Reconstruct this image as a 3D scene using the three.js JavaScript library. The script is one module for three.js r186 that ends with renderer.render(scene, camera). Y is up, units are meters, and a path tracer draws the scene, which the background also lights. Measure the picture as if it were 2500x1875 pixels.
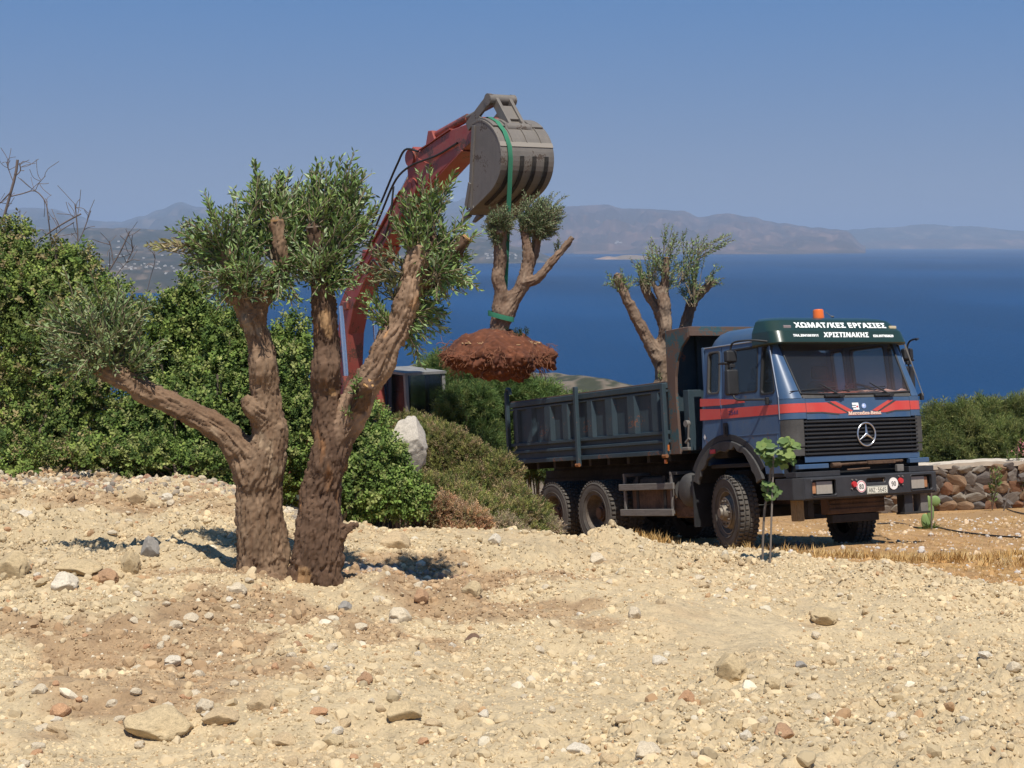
import * as THREE from 'three';
import { mergeGeometries } from 'three/addons/utils/BufferGeometryUtils.js';
import { RoundedBoxGeometry } from 'three/addons/geometries/RoundedBoxGeometry.js';

// ---------- camera, sky, sun, exposure ----------
const FPX = 3841.33, HOR = 592, PITCH = Math.atan((937.5 - HOR) / FPX);   // lens in pixels of the 2500 x 1875 photograph, sea horizon row
const scene = new THREE.Scene();
const camera = new THREE.PerspectiveCamera(2 * Math.atan(937.5 / FPX) * 180 / Math.PI, 4 / 3, 0.1, 120000);
camera.rotation.x = -PITCH;
scene.add(camera);
const renderer = new THREE.WebGLRenderer({ antialias: true });
renderer.setSize(1024, 768);
renderer.toneMapping = THREE.LinearToneMapping;
renderer.toneMappingExposure = 1.1;
renderer.shadowMap.enabled = true;

const smoothSky = e => { const t = Math.min(1, Math.max(0, (e - 6) / 70)); return t * t * (3 - 2 * t) * 0.6 + t * 0.4; };
const SUN = new THREE.Vector3(0.08, 1, 0.44).normalize();
{
  const W = 1024, Hh = 512, data = new Float32Array(W * Hh * 4);
  for (let j = 0; j < Hh; j++) for (let i = 0; i < W; i++) {
    const el = ((j + 0.5) / Hh - 0.5) * Math.PI, az = ((i + 0.5) / W - 0.5) * 2 * Math.PI;
    const d = [Math.cos(el) * Math.cos(az), Math.sin(el), Math.cos(el) * Math.sin(az)];
    const e = Math.max(0, el) * 180 / Math.PI, k = 1 - Math.exp(-e / 7.5), k2 = Math.min(1, e / 90);
    const c = [0.285, 0.335, 0.415].map((h, n) => h + ([0.020, 0.172, 0.475][n] - h) * k);
    const s = Math.max(0, d[0] * SUN.x + d[1] * SUN.y + d[2] * SUN.z), glow = 0.35 * Math.pow(s, 40) + 0.10 * Math.pow(s, 6);
    const o = (j * W + i) * 4;
    for (let n = 0; n < 3; n++) data[o + n] = c[n] * (1 - 0.62 * smoothSky(e)) + glow * [1, 0.97, 0.9][n];
    data[o + 3] = 1;
  }
  const t = new THREE.DataTexture(data, W, Hh, THREE.RGBAFormat, THREE.FloatType);
  t.mapping = THREE.EquirectangularReflectionMapping; t.magFilter = THREE.LinearFilter; t.minFilter = THREE.LinearFilter; t.wrapS = THREE.RepeatWrapping; t.needsUpdate = true;
  scene.background = t; scene.environment = t;
}
const sun = new THREE.DirectionalLight(new THREE.Color(1, 0.955, 0.87), 5.0);
sun.position.copy(SUN).multiplyScalar(60).add(new THREE.Vector3(0, -3, -20));
sun.target.position.set(0, -3, -20);
sun.castShadow = true; sun.shadow.mapSize.set(4096, 4096);
Object.assign(sun.shadow.camera, { left: -26, right: 26, top: 26, bottom: -26, near: 1, far: 140 });
scene.add(sun, sun.target);
scene.fog = new THREE.FogExp2(new THREE.Color().setRGB(0.47, 0.60, 0.82), 0.000062);

// ---------- helpers ----------
const V3 = (x, y, z) => new THREE.Vector3(x, y, z);
function P(px, py, d) {                            // the point seen at a pixel of the 2500-wide photograph, d metres in front of the camera
  const X = (px - 1250) / FPX, Y = -(py - 937.5) / FPX, cy = Math.cos(PITCH), sy = Math.sin(PITCH);
  const fz = cy + Y * sy, k = d / fz;
  return V3(X * k, (Y * cy - sy) * k, -d);
}
const S22 = 2500 / 2212;
const Q = (px, py, d) => P(px * S22, py * S22, d);
let seed = 12345;
function reseed(s) { seed = s >>> 0; }
function rnd() { seed = (seed + 0x6D2B79F5) | 0; let t = Math.imul(seed ^ (seed >>> 15), 1 | seed); t = (t + Math.imul(t ^ (t >>> 7), 61 | t)) ^ t; return ((t ^ (t >>> 14)) >>> 0) / 4294967296; }
const rr = (a, b) => a + (b - a) * rnd();
const pick = a => a[Math.floor(rnd() * a.length)];
const clamp = (v, a = 0, b = 1) => Math.min(b, Math.max(a, v));
const mix = (a, b, t) => a + (b - a) * t;
const smooth = (a, b, v) => { const t = clamp((v - a) / (b - a)); return t * t * (3 - 2 * t); };
function hash(x, y, z) { let h = Math.imul(x, 374761393) + Math.imul(y, 668265263) + Math.imul(z, 2147483647 ^ 0x5bd1e995); h = Math.imul(h ^ (h >>> 13), 1274126177); h ^= h >>> 16; h = Math.imul(h, 2246822519); return ((h ^ (h >>> 15)) >>> 0) / 4294967296; }
function noise(x, y = 0, z = 0) {                  // value noise, -1..1
  const X = Math.floor(x), Y = Math.floor(y), Z = Math.floor(z); let u = x - X, v = y - Y, w = z - Z;
  u = u * u * (3 - 2 * u); v = v * v * (3 - 2 * v); w = w * w * (3 - 2 * w);
  const a = mix(mix(hash(X, Y, Z), hash(X + 1, Y, Z), u), mix(hash(X, Y + 1, Z), hash(X + 1, Y + 1, Z), u), v);
  const b = mix(mix(hash(X, Y, Z + 1), hash(X + 1, Y, Z + 1), u), mix(hash(X, Y + 1, Z + 1), hash(X + 1, Y + 1, Z + 1), u), v);
  return mix(a, b, w) * 2 - 1;
}
function fbm(x, y, z, n = 4) { let s = 0, a = 0.5; for (let i = 0; i < n; i++) { s += a * noise(x, y, z); x = x * 2.03 + 17.1; y = y * 2.03 + 3.7; z = z * 2.03 - 9.2; a *= 0.5; } return s; }
function tnoise(u, v, f, s = 0) {                  // noise that repeats over u, v in 0..1 with f cells
  const x = u * f, y = v * f, X = Math.floor(x), Y = Math.floor(y); let a = x - X, b = y - Y; a = a * a * (3 - 2 * a); b = b * b * (3 - 2 * b);
  const h = (i, j) => hash(((i % f) + f) % f, ((j % f) + f) % f, s);
  return mix(mix(h(X, Y), h(X + 1, Y), a), mix(h(X, Y + 1), h(X + 1, Y + 1), a), b);
}
function tfbm(u, v, f, n, s = 0) { let r = 0, a = 0.5, t = 0; for (let i = 0; i < n; i++) { r += a * tnoise(u, v, f, s + i); t += a; f *= 2; a *= 0.55; } return r / t; }

function dataTex(n, fn, srgb = false, rep = 1) {   // fn(u, v) -> number or [r, g, b], 0..1
  const d = new Uint8Array(n * n * 4);
  for (let j = 0; j < n; j++) for (let i = 0; i < n; i++) {
    const c = fn((i + 0.5) / n, (j + 0.5) / n), o = (j * n + i) * 4, a = Array.isArray(c) ? c : [c, c, c];
    d[o] = clamp(a[0]) * 255; d[o + 1] = clamp(a[1]) * 255; d[o + 2] = clamp(a[2]) * 255; d[o + 3] = 255;
  }
  const t = new THREE.DataTexture(d, n, n); t.wrapS = t.wrapT = THREE.RepeatWrapping; t.magFilter = THREE.LinearFilter; t.minFilter = THREE.LinearMipmapLinearFilter; t.generateMipmaps = true;
  if (srgb) t.colorSpace = THREE.SRGBColorSpace;
  t.repeat.set(rep, rep); t.needsUpdate = true;
  return t;
}
function canvasTex(w, h, draw) { const c = document.createElement('canvas'); c.width = w; c.height = h; draw(c.getContext('2d'), w, h); const t = new THREE.CanvasTexture(c); t.colorSpace = THREE.SRGBColorSpace; t.magFilter = THREE.LinearFilter; return t; }
const lin = (r, g, b) => new THREE.Color().setRGB(r, g, b);
const std = (c, roughness = 0.8, o = {}) => new THREE.MeshStandardMaterial({ color: Array.isArray(c) ? lin(...c) : c, roughness, ...o });
const phy = (c, roughness = 0.8, o = {}) => new THREE.MeshPhysicalMaterial({ color: Array.isArray(c) ? lin(...c) : c, roughness, ...o });

const taken = {};
function numbered(n) { if (!(n in taken)) { taken[n] = 0; return n; } return n + '_' + String(++taken[n]).padStart(3, '0'); }
function shade(o) { o.castShadow = true; o.receiveShadow = true; return o; }
function tag(o, label, category, group, kind) { if (label) o.userData.label = label; if (category) o.userData.category = category; if (group) o.userData.group = group; if (kind) o.userData.kind = kind; return o; }
function thing(name, label, category, group) { const o = new THREE.Group(); o.name = numbered(name); scene.add(o); return tag(o, label, category, group); }
function part(parent, name, geo, mat, label) { const m = shade(new THREE.Mesh(geo, mat)); m.name = name; if (label) m.userData.label = label; parent.add(m); return m; }
function single(name, geo, mat, label, category, group) { const m = shade(new THREE.Mesh(geo, mat)); m.name = numbered(name); scene.add(m); return tag(m, label, category, group); }
function structure(name, geo, mat) { const m = shade(new THREE.Mesh(geo, mat)); m.name = name; m.userData.kind = 'structure'; scene.add(m); return m; }

// geometry pieces: all un-indexed, with uv in metres
function flat(g) { return g.index ? g.toNonIndexed() : g; }
function metric(g, s = 1) {
  g = flat(g); const p = g.attributes.position, n = p.count, uv = new Float32Array(n * 2);
  const a = V3(), b = V3(), c = V3(), f = V3();
  for (let i = 0; i < n; i += 3) {
    a.fromBufferAttribute(p, i); b.fromBufferAttribute(p, i + 1); c.fromBufferAttribute(p, i + 2);
    f.copy(b).sub(a).cross(c.clone().sub(a)); const x = Math.abs(f.x), y = Math.abs(f.y), z = Math.abs(f.z);
    for (let k = 0; k < 3; k++) { const v = [a, b, c][k]; const q = x >= y && x >= z ? [v.z, v.y] : y >= z ? [v.x, v.z] : [v.x, v.y]; uv[(i + k) * 2] = q[0] * s; uv[(i + k) * 2 + 1] = q[1] * s; }
  }
  g.setAttribute('uv', new THREE.BufferAttribute(uv, 2));
  for (const k of Object.keys(g.attributes)) if (!['position', 'normal', 'uv', 'color'].includes(k)) g.deleteAttribute(k);
  return g;
}
const mg = (...a) => { a = a.flat(9).map(g => { g = metric(g); g.deleteAttribute('color'); return g; }); return a.length === 1 ? a[0] : mergeGeometries(a); };
function bx(w, h, d, x = 0, y = 0, z = 0, r = 0.006) { const m = Math.min(w, h, d); const g = r > 0 && m > r * 2.2 ? new RoundedBoxGeometry(w, h, d, 1, r) : new THREE.BoxGeometry(w, h, d); return g.translate(x, y, z); }
const span = (x0, x1, y0, y1, z0, z1, r = 0.006) => bx(Math.abs(x1 - x0), Math.abs(y1 - y0), Math.abs(z1 - z0), (x0 + x1) / 2, (y0 + y1) / 2, (z0 + z1) / 2, r);
function cyl(r0, r1, h, axis = 'y', x = 0, y = 0, z = 0, seg = 20, open = false) { const g = new THREE.CylinderGeometry(r1, r0, h, seg, 1, open); if (axis === 'x') g.rotateZ(-Math.PI / 2); if (axis === 'z') g.rotateX(Math.PI / 2); return g.translate(x, y, z); }
function bar(a, b, r, seg = 10, r2 = r) { const A = Array.isArray(a) ? V3(...a) : a, B = Array.isArray(b) ? V3(...b) : b, d = B.clone().sub(A), L = d.length(); const g = new THREE.CylinderGeometry(r2, r, L, seg); g.applyQuaternion(new THREE.Quaternion().setFromUnitVectors(V3(0, 1, 0), d.normalize())); return g.translate((A.x + B.x) / 2, (A.y + B.y) / 2, (A.z + B.z) / 2); }
function beam(a, b, w, h, up = V3(0, 1, 0), r = 0.006) {   // box from a to b, w across, h along up
  const A = Array.isArray(a) ? V3(...a) : a, B = Array.isArray(b) ? V3(...b) : b, d = B.clone().sub(A), L = d.length(); d.normalize();
  const s = d.clone().cross(up).normalize(), u = s.clone().cross(d); const g = bx(L, h, w, 0, 0, 0, r);
  return g.applyMatrix4(new THREE.Matrix4().makeBasis(d, u, s)).translate((A.x + B.x) / 2, (A.y + B.y) / 2, (A.z + B.z) / 2);
}
function tube(pts, r, seg = 8, n = 0) { const c = new THREE.CatmullRomCurve3(pts.map(p => Array.isArray(p) ? V3(...p) : p)); return new THREE.TubeGeometry(c, n || pts.length * 5, r, seg); }
function ext(pts, depth, bevel = 0.006, holes = []) {      // polygon in x, y extruded along z, centred
  const s = new THREE.Shape(pts.map(p => new THREE.Vector2(...p))); for (const h of holes) s.holes.push(h instanceof THREE.Path ? h : new THREE.Path(h.map(p => new THREE.Vector2(...p))));
  const g = new THREE.ExtrudeGeometry(s, { depth: Math.max(0.001, depth - 2 * bevel), bevelEnabled: bevel > 0, bevelSize: bevel, bevelThickness: bevel, bevelOffset: -bevel, bevelSegments: 1, curveSegments: 8 });
  return g.translate(0, 0, -depth / 2 + bevel);
}
function warp(g, fn) { const p = g.attributes.position, v = V3(); for (let i = 0; i < p.count; i++) { v.fromBufferAttribute(p, i); fn(v); p.setXYZ(i, v.x, v.y, v.z); } g.computeVertexNormals(); return g; }
function rpath(x0, x1, y0, y1, r, slant0 = 0, slant1 = 0) { // rounded window outline; slant shifts the top corners
  const pts = [], cs = [[x1 - r, y0 + r, -90, 0], [x1 - r + slant1, y1 - r, 0, 90], [x0 + r + slant0, y1 - r, 90, 180], [x0 + r, y0 + r, 180, 270]];
  for (const [cx, cy, a, b] of cs) for (let k = 0; k <= 4; k++) { const t = (a + (b - a) * k / 4) * Math.PI / 180; pts.push([cx + Math.cos(t) * r, cy + Math.sin(t) * r]); }
  return pts;
}
function gridGeo(nu, nv, fn, color) {                      // fn(i, j) -> [x, y, z]
  const pos = new Float32Array(nu * nv * 3), idx = []; let col = color ? new Float32Array(nu * nv * 3) : null; const uv = new Float32Array(nu * nv * 2);
  for (let j = 0; j < nv; j++) for (let i = 0; i < nu; i++) { const o = j * nu + i, p = fn(i, j); pos.set(p, o * 3); if (col) col.set(color(p[0], p[1], p[2], i, j), o * 3); uv[o * 2] = p[0]; uv[o * 2 + 1] = -p[2]; }
  for (let j = 0; j < nv - 1; j++) for (let i = 0; i < nu - 1; i++) { const a = j * nu + i, b = a + 1, c = a + nu, d = c + 1; idx.push(a, c, b, b, c, d); }
  const g = new THREE.BufferGeometry(); g.setAttribute('position', new THREE.BufferAttribute(pos, 3)); g.setAttribute('uv', new THREE.BufferAttribute(uv, 2)); if (col) g.setAttribute('color', new THREE.BufferAttribute(col, 3));
  g.setIndex(idx); g.computeVertexNormals(); return g;
}

// ---------- ground ----------
const plane = (x, d) => -1.192 + 0.0476 * x - 0.1498 * d;    // the slope the truck stands on
const GA = [-0.33, -0.2, -0.13, -0.05, 0.05, 0.15, 0.33], GD = [3, 5, 7, 9.5, 12, 14, 15.5, 17, 19, 22];
const GY = [
  [-1.85, -1.85, -1.85, -1.85, -1.85, -1.85, -1.85], [-2.05, -2.05, -2.06, -2.06, -2.06, -2.05, -2.03],
  [-2.30, -2.32, -2.33, -2.34, -2.34, -2.32, -2.26], [-2.42, -2.46, -2.50, -2.52, -2.55, -2.55, -2.50],
  [-2.45, -2.55, -2.62, -2.66, -2.72, -2.75, -2.79], [-2.40, -2.48, -2.68, -2.76, -2.84, -2.92, -3.08],
  [-2.36, -2.44, -2.76, -2.87, -3.00, -3.10, -3.27], [-2.45, -2.65, -3.10, -3.30, -3.46, -3.52, null], [-2.9, -3.2, -3.75, null, null, null, null], [null, null, null, null, null, null, null]];
function baseH(x, d) {
  let p = plane(x, Math.max(d, 0));
  if (d > 37) { const e = Math.min(d - 37, 26); p -= 0.015 * e * e + (d - 37 - e) * 0.62; p = Math.max(p, -88); }
  if (d >= 22) return p;
  const a = x / Math.max(d, 5), dd = Math.max(d, 3);
  let j = 0; while (j < GD.length - 2 && dd > GD[j + 1]) j++;
  let i = 0; while (i < GA.length - 2 && a > GA[i + 1]) i++;
  const u = smooth(0, 1, clamp((a - GA[i]) / (GA[i + 1] - GA[i]))), v = clamp((dd - GD[j]) / (GD[j + 1] - GD[j])), pv = plane(x, dd), g = (r, c) => GY[r][c] === null ? pv : GY[r][c];
  const lift = d < 22 ? Math.max(0, Math.abs(a) - 0.33) * 0 : 0;
  return mix(mix(g(j, i), g(j, i + 1), u), mix(g(j + 1, i), g(j + 1, i + 1), u), v) + lift;
}
// how much a place is bare dug earth (1) or dry grass round the truck (0)
function dug(x, d) { const a = x / Math.max(d, 4), e = mix(16.4, 13.2, smooth(0.08, 0.34, a)) + 0.5 * noise(x * 0.9, d * 0.9, 4) + 0.25 * noise(x * 3, d * 3, 8); return 1 - smooth(e - 0.5, e + 0.35, d); }
const MOUNDS = [[0.98, 15.15, 0.30, 0.22], [1.75, 15.3, 0.3, 0.08], [2.3, 15.4, 0.4, 0.06], [-3.05, 11.9, 0.30, 0.10], [-2.75, 12.1, 0.3, 0.05], [-3.7, 11.4, 0.25, 0.10], [-1.3, 15.6, 0.5, 0.06], [3.2, 12.4, 1.1, 0.10], [1.4, 12.0, 1.3, 0.06], [-1.1, 12.9, 0.6, -0.10], [-0.65, 12.8, 0.5, -0.08], [-1.75, 12.1, 0.6, -0.06], [-2.2, 8.4, 0.8, 0.05], [0.4, 10.2, 0.9, 0.05], [-0.1, 14.0, 0.6, 0.07], [5.06, 23.1, 0.8, -0.13]];
function groundH(x, z) {
  const d = -z; let y = baseH(x, d); const k = dug(x, d), near = smooth(45, 20, d);
  if (d > 2 && d < 24) {
    for (const [mx, md, r, h] of MOUNDS) { const q = ((x - mx) ** 2 + (d - md) ** 2) / (r * r); if (q < 6) y += h * Math.exp(-q * 1.4); }
    const m = 0.35 + 0.65 * k;
    y += 0.10 * m * fbm(x * 0.9, d * 0.9, 1, 3) * 1.6 + m * (0.042 * noise(x * 3.1, d * 3.1, 3) + 0.018 * noise(x * 7, d * 7, 5));
    const c = noise(x * 13, d * 13, 7), c2 = noise(x * 27, d * 27, 9), lump = clamp(0.5 + fbm(x * 0.7, d * 0.7, 21, 2) * 1.5);
    y += k * lump * (0.050 * Math.max(0, c) + 0.034 * Math.max(0, c2) + 0.024 * Math.max(0, noise(x * 41, d * 41, 12))) + k * 0.005 * c2;
  } else y += 0.06 * near * fbm(x * 0.9, d * 0.9, 1, 3);
  return y;
}
const axis = (a, b, s0, s1, outs) => { const r = []; for (let v = a; v < b;) { r.push(v); v += mix(s0, s1, (v - a) / (b - a)); } r.push(b); for (const o of outs) o < a ? r.unshift(o) : r.push(o); return r; };
const gx = axis(-7.2, 8.4, 0.033, 0.033, [-8, -9.2, -11, -14, -19, -27, -40, -60, -95, -150, 9.2, 10.5, 12.5, 15.5, 20, 27, 40, 60, 95, 150]);
const gz = axis(5.2, 18.5, 0.026, 0.05, [4.6, 3.8, 2.6, 1, -1.5, -5, -12, -25, 19, 19.6, 20.3, 21, 22, 23, 24, 25, 26, 27, 28.5, 30, 31.5, 33, 34.5, 36, 38, 41, 45, 50, 57, 66, 80, 100, 130, 170, 220]);
const EARTH = [[0.555, 0.430, 0.258], [0.33, 0.205, 0.108], [0.50, 0.365, 0.21], [0.49, 0.285, 0.115]];
function earthTone(x, d) {
  const k = dug(x, d), n1 = fbm(x * 0.55, d * 0.55, 31, 4), n2 = fbm(x * 2.3, d * 2.3, 37, 3), n3 = noise(x * 17, d * 17, 41);
  const a = x / Math.max(d, 4);
  let red = smooth(0.02, 0.30, n1 + 0.7 * n2 - 0.10 + 0.50 * Math.exp(-(((x + 2.3) / 1.5) ** 2 + ((d - 10.9) / 1.5) ** 2)) + 0.55 * Math.exp(-(((x + 1.0) / 0.8) ** 2 + ((d - 12.6) / 0.7) ** 2)) + 0.3 * Math.exp(-(((x + 2.1) / 0.5) ** 2 + ((d - 7.6) / 0.4) ** 2)) - 0.45 * smooth(-0.05, 0.15, a));
  let c = EARTH[0].map((v, i) => mix(v, EARTH[1][i], red * 0.85));
  const g = smooth(0.0, 0.5, n2 + 0.3 * n3); c = c.map((v, i) => mix(v, EARTH[2][i], 0.45 * g));
  const t = EARTH[3].map((v, i) => v * (0.92 + 0.28 * n2 + 0.12 * n3) + (i === 2 ? 0.02 : 0) * n1);
  c = c.map((v, i) => mix(t[i], v, k));
  const s = 0.97 + 0.10 * n3 + 0.10 * n1;
  return c.map(v => v * s);
}
const grainMap = dataTex(1024, (u, v) => { const a = tfbm(u, v, 24, 5, 3), b = tnoise(u, v, 300, 9), c = tnoise(u, v, 120, 12), dk = smooth(0.80, 0.9, tnoise(u, v, 90, 15)) * 0.25; const s = clamp(0.72 + 0.28 * a + 0.16 * (b - 0.5) + 0.14 * (c - 0.5) - dk); return [s, s * (0.985 + 0.015 * c), s * (0.96 + 0.05 * b)]; });
const grainBump = dataTex(1024, (u, v) => { const c = tnoise(u, v, 70, 21), e = tnoise(u, v, 150, 22), f = tnoise(u, v, 330, 23); return 0.45 * smooth(0.35, 0.8, c) + 0.35 * smooth(0.4, 0.8, e) + 0.2 * f; });
for (const t of [grainMap, grainBump]) t.repeat.set(1 / 1.7, 1 / 1.7);
const groundMat = std([1, 1, 1], 0.96, { vertexColors: true, map: grainMap, bumpMap: grainBump, bumpScale: 0.006 });
structure('ground', gridGeo(gx.length, gz.length, (i, j) => [gx[i], groundH(gx[i], -gz[gz.length - 1 - j]), -gz[gz.length - 1 - j]], (x, y, z) => earthTone(x, -z)), groundMat);

// ---------- sea and far land ----------
const SEA = -80;
const seaBump = dataTex(512, (u, v) => 0.5 * tfbm(u, v, 10, 5, 51) + 0.5 * tfbm(u, v, 23, 4, 57)); seaBump.repeat.set(1 / 26, 1 / 20);
const seaTint = dataTex(512, (u, v) => { const s = 0.80 + 0.75 * (tfbm(u, v, 5, 6, 61) - 0.5); return [s, s, s]; }); seaTint.repeat.set(1 / 1900, 1 / 5200);
const seaMat = phy([0.006, 0.052, 0.150], 0.42, { bumpMap: seaBump, bumpScale: 1.5, ior: 1.33, specularIntensity: 0.35, map: seaTint });
{ const g = new THREE.PlaneGeometry(90000, 62000, 8, 40).rotateX(-Math.PI / 2).translate(0, SEA, -31000 + 500), p = g.attributes.position, uv = g.attributes.uv; for (let i = 0; i < p.count; i++) uv.setXY(i, p.getX(i), p.getZ(i)); structure('sea', g, seaMat); }

const farMat = std([1, 1, 1], 1, { vertexColors: true });
function ridge(name, pts, dTop, dBase, sd, tones, rough = 0.16, nu = 260) {   // hill range: crest through the given pixels at dTop, foot at the water at dBase
  const x0 = pts[0][0], x1 = pts[pts.length - 1][0], rows = 26, back = 4;
  const crest = px => { let i = 0; while (i < pts.length - 2 && px > pts[i + 1][0]) i++; const t = clamp((px - pts[i][0]) / (pts[i + 1][0] - pts[i][0])); return mix(pts[i][1], pts[i + 1][1], t * t * (3 - 2 * t)); };
  const yBase = SEA - 6;
  return structure(name, gridGeo(nu, rows + back, (i, j) => {
    const jj = rows + back - 1 - j, px = mix(x0, x1, i / (nu - 1)), r = jj / (rows - 1), a = (px - 1250) / FPX;
    const top = P(px, crest(px), dTop).y + Math.abs(dTop) * 0.0006 * fbm(px * 0.05, sd, 2, 4);
    if (r > 1) { const b = (jj - rows + 1) / back, d = dTop * (1 + 0.12 * b); return [a * d, mix(top, yBase, b), -d]; }
    const d = mix(dBase, dTop, r), gul = fbm(a * d / (dTop * 0.010), d / (dTop * 0.02), sd, 5);
    const h = mix(yBase, top, clamp(0.10 * smooth(0, 0.04, r) + 0.9 * Math.pow(r, 1.15)));
    return [a * d, h + (top - yBase) * rough * 2.2 * gul * Math.sin(Math.PI * clamp(r, 0.02, 1)) , -d];
  }, (x, y, z) => {
    const n = fbm(x / (dTop * 0.012), z / (dTop * 0.03), sd + 5, 5), m = fbm(x / (dTop * 0.004), z / (dTop * 0.01), sd + 9, 3);
    const t = smooth(-0.25, 0.3, n + 0.5 * m), b = smooth(0.30, 0.42, m + 0.4 * n);
    return tones[0].map((v, k) => mix(mix(v, tones[1][k], t), tones[2][k], b * 0.6));
  }), farMat);
}
const SCRUB = [[0.032, 0.036, 0.025], [0.07, 0.06, 0.045], [0.20, 0.145, 0.10]], DRY = [[0.06, 0.045, 0.036], [0.115, 0.074, 0.056], [0.24, 0.15, 0.105]];
ridge('far_hills_left', [[-500, 540], [-120, 520], [16, 513], [81, 507], [136, 509], [190, 526], [244, 540], [298, 541], [352, 528], [393, 513], [447, 494], [488, 505], [542, 509], [600, 521], [760, 530], [900, 520], [1030, 512], [1085, 500], [1116, 492], [1134, 482], [1170, 496], [1240, 512], [1320, 530]], 21000, 12000, 3, SCRUB);
ridge('far_hills_middle', [[1120, 560], [1250, 520], [1371, 503], [1483, 500], [1522, 510], [1587, 510], [1666, 515], [1705, 529], [1771, 522], [1823, 529], [1902, 545], [1980, 555], [2059, 562], [2110, 600]], 17000, 11500, 7, DRY);
ridge('far_hills_right', [[1880, 590], [1960, 563], [2059, 561], [2164, 555], [2256, 548], [2361, 553], [2500, 563], [2700, 566], [2950, 590]], 24000, 21500, 11, SCRUB);
ridge('far_promontory', [[1400, 600], [1480, 590], [1600, 566], [1700, 562], [1836, 575], [1902, 585], [1950, 597], [1992, 611]], 14300, 10800, 13, DRY);
ridge('far_coast_right', [[2040, 605], [2100, 594], [2164, 586], [2260, 583], [2360, 585], [2500, 585], [2700, 588], [2850, 600]], 21000, 20000, 17, DRY);
ridge('coast_plain', [[-700, 556], [-300, 552], [100, 560], [176, 557], [312, 557], [407, 560], [600, 556], [800, 566], [1000, 572], [1150, 580], [1290, 604], [1350, 628]], 7600, 6000, 19, SCRUB);
ridge('near_coast', [[-900, 600], [-300, 598], [120, 596], [330, 606], [430, 612], [560, 622], [700, 640], [860, 655]], 5200, 2420, 23, SCRUB, 0.06);
ridge('islet', [[1448, 633], [1490, 626], [1540, 623], [1580, 625], [1615, 633]], 7600, 7380, 29, [[0.2, 0.15, 0.1], [0.3, 0.2, 0.14], [0.4, 0.3, 0.2]], 0.05, 60);

// ---------- organic bodies: tapered limbs joined into one skin ----------
function chain(pts, step = 0.05) {                 // pts: [V3, radius]; returns bones with running length and a steady frame
  const c = new THREE.CatmullRomCurve3(pts.map(p => p[0])), L = c.getLength(), n = Math.max(2, Math.ceil(L / step)), bones = [];
  const rad = t => { const k = t * (pts.length - 1), i = Math.min(pts.length - 2, Math.floor(k)); return mix(pts[i][1], pts[i + 1][1], k - i); };
  let a = c.getPoint(0), ref = V3(1, 0, 0), run = 0;
  for (let i = 1; i <= n; i++) { const t = i / n, b = c.getPoint(t), wg = Math.sin(t * Math.PI) * 0.16 * rad(t); b.x += wg * noise(run * 5, L, 1) * 1.6; b.z += wg * noise(run * 5, L, 7) * 2.2; const d = b.clone().sub(a), l = d.length(); d.divideScalar(l || 1); ref = ref.clone().addScaledVector(d, -ref.dot(d)).normalize(); bones.push({ a, b, d, l, ra: rad((i - 1) / n), rb: rad(t), run, ref, bin: d.clone().cross(ref) }); run += l; a = b; }
  return bones;
}
function boneDist(o, x, y, z) {
  const px = x - o.a.x, py = y - o.a.y, pz = z - o.a.z; let t = (px * o.d.x + py * o.d.y + pz * o.d.z), over = t - o.l; const tt = clamp(t / o.l);
  const qx = px - o.d.x * o.l * tt, qy = py - o.d.y * o.l * tt, qz = pz - o.d.z * o.l * tt, r = Math.sqrt(qx * qx + qy * qy + qz * qz) - mix(o.ra, o.rb, tt);
  return o.cut ? Math.max(r, over) : r;
}
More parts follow.
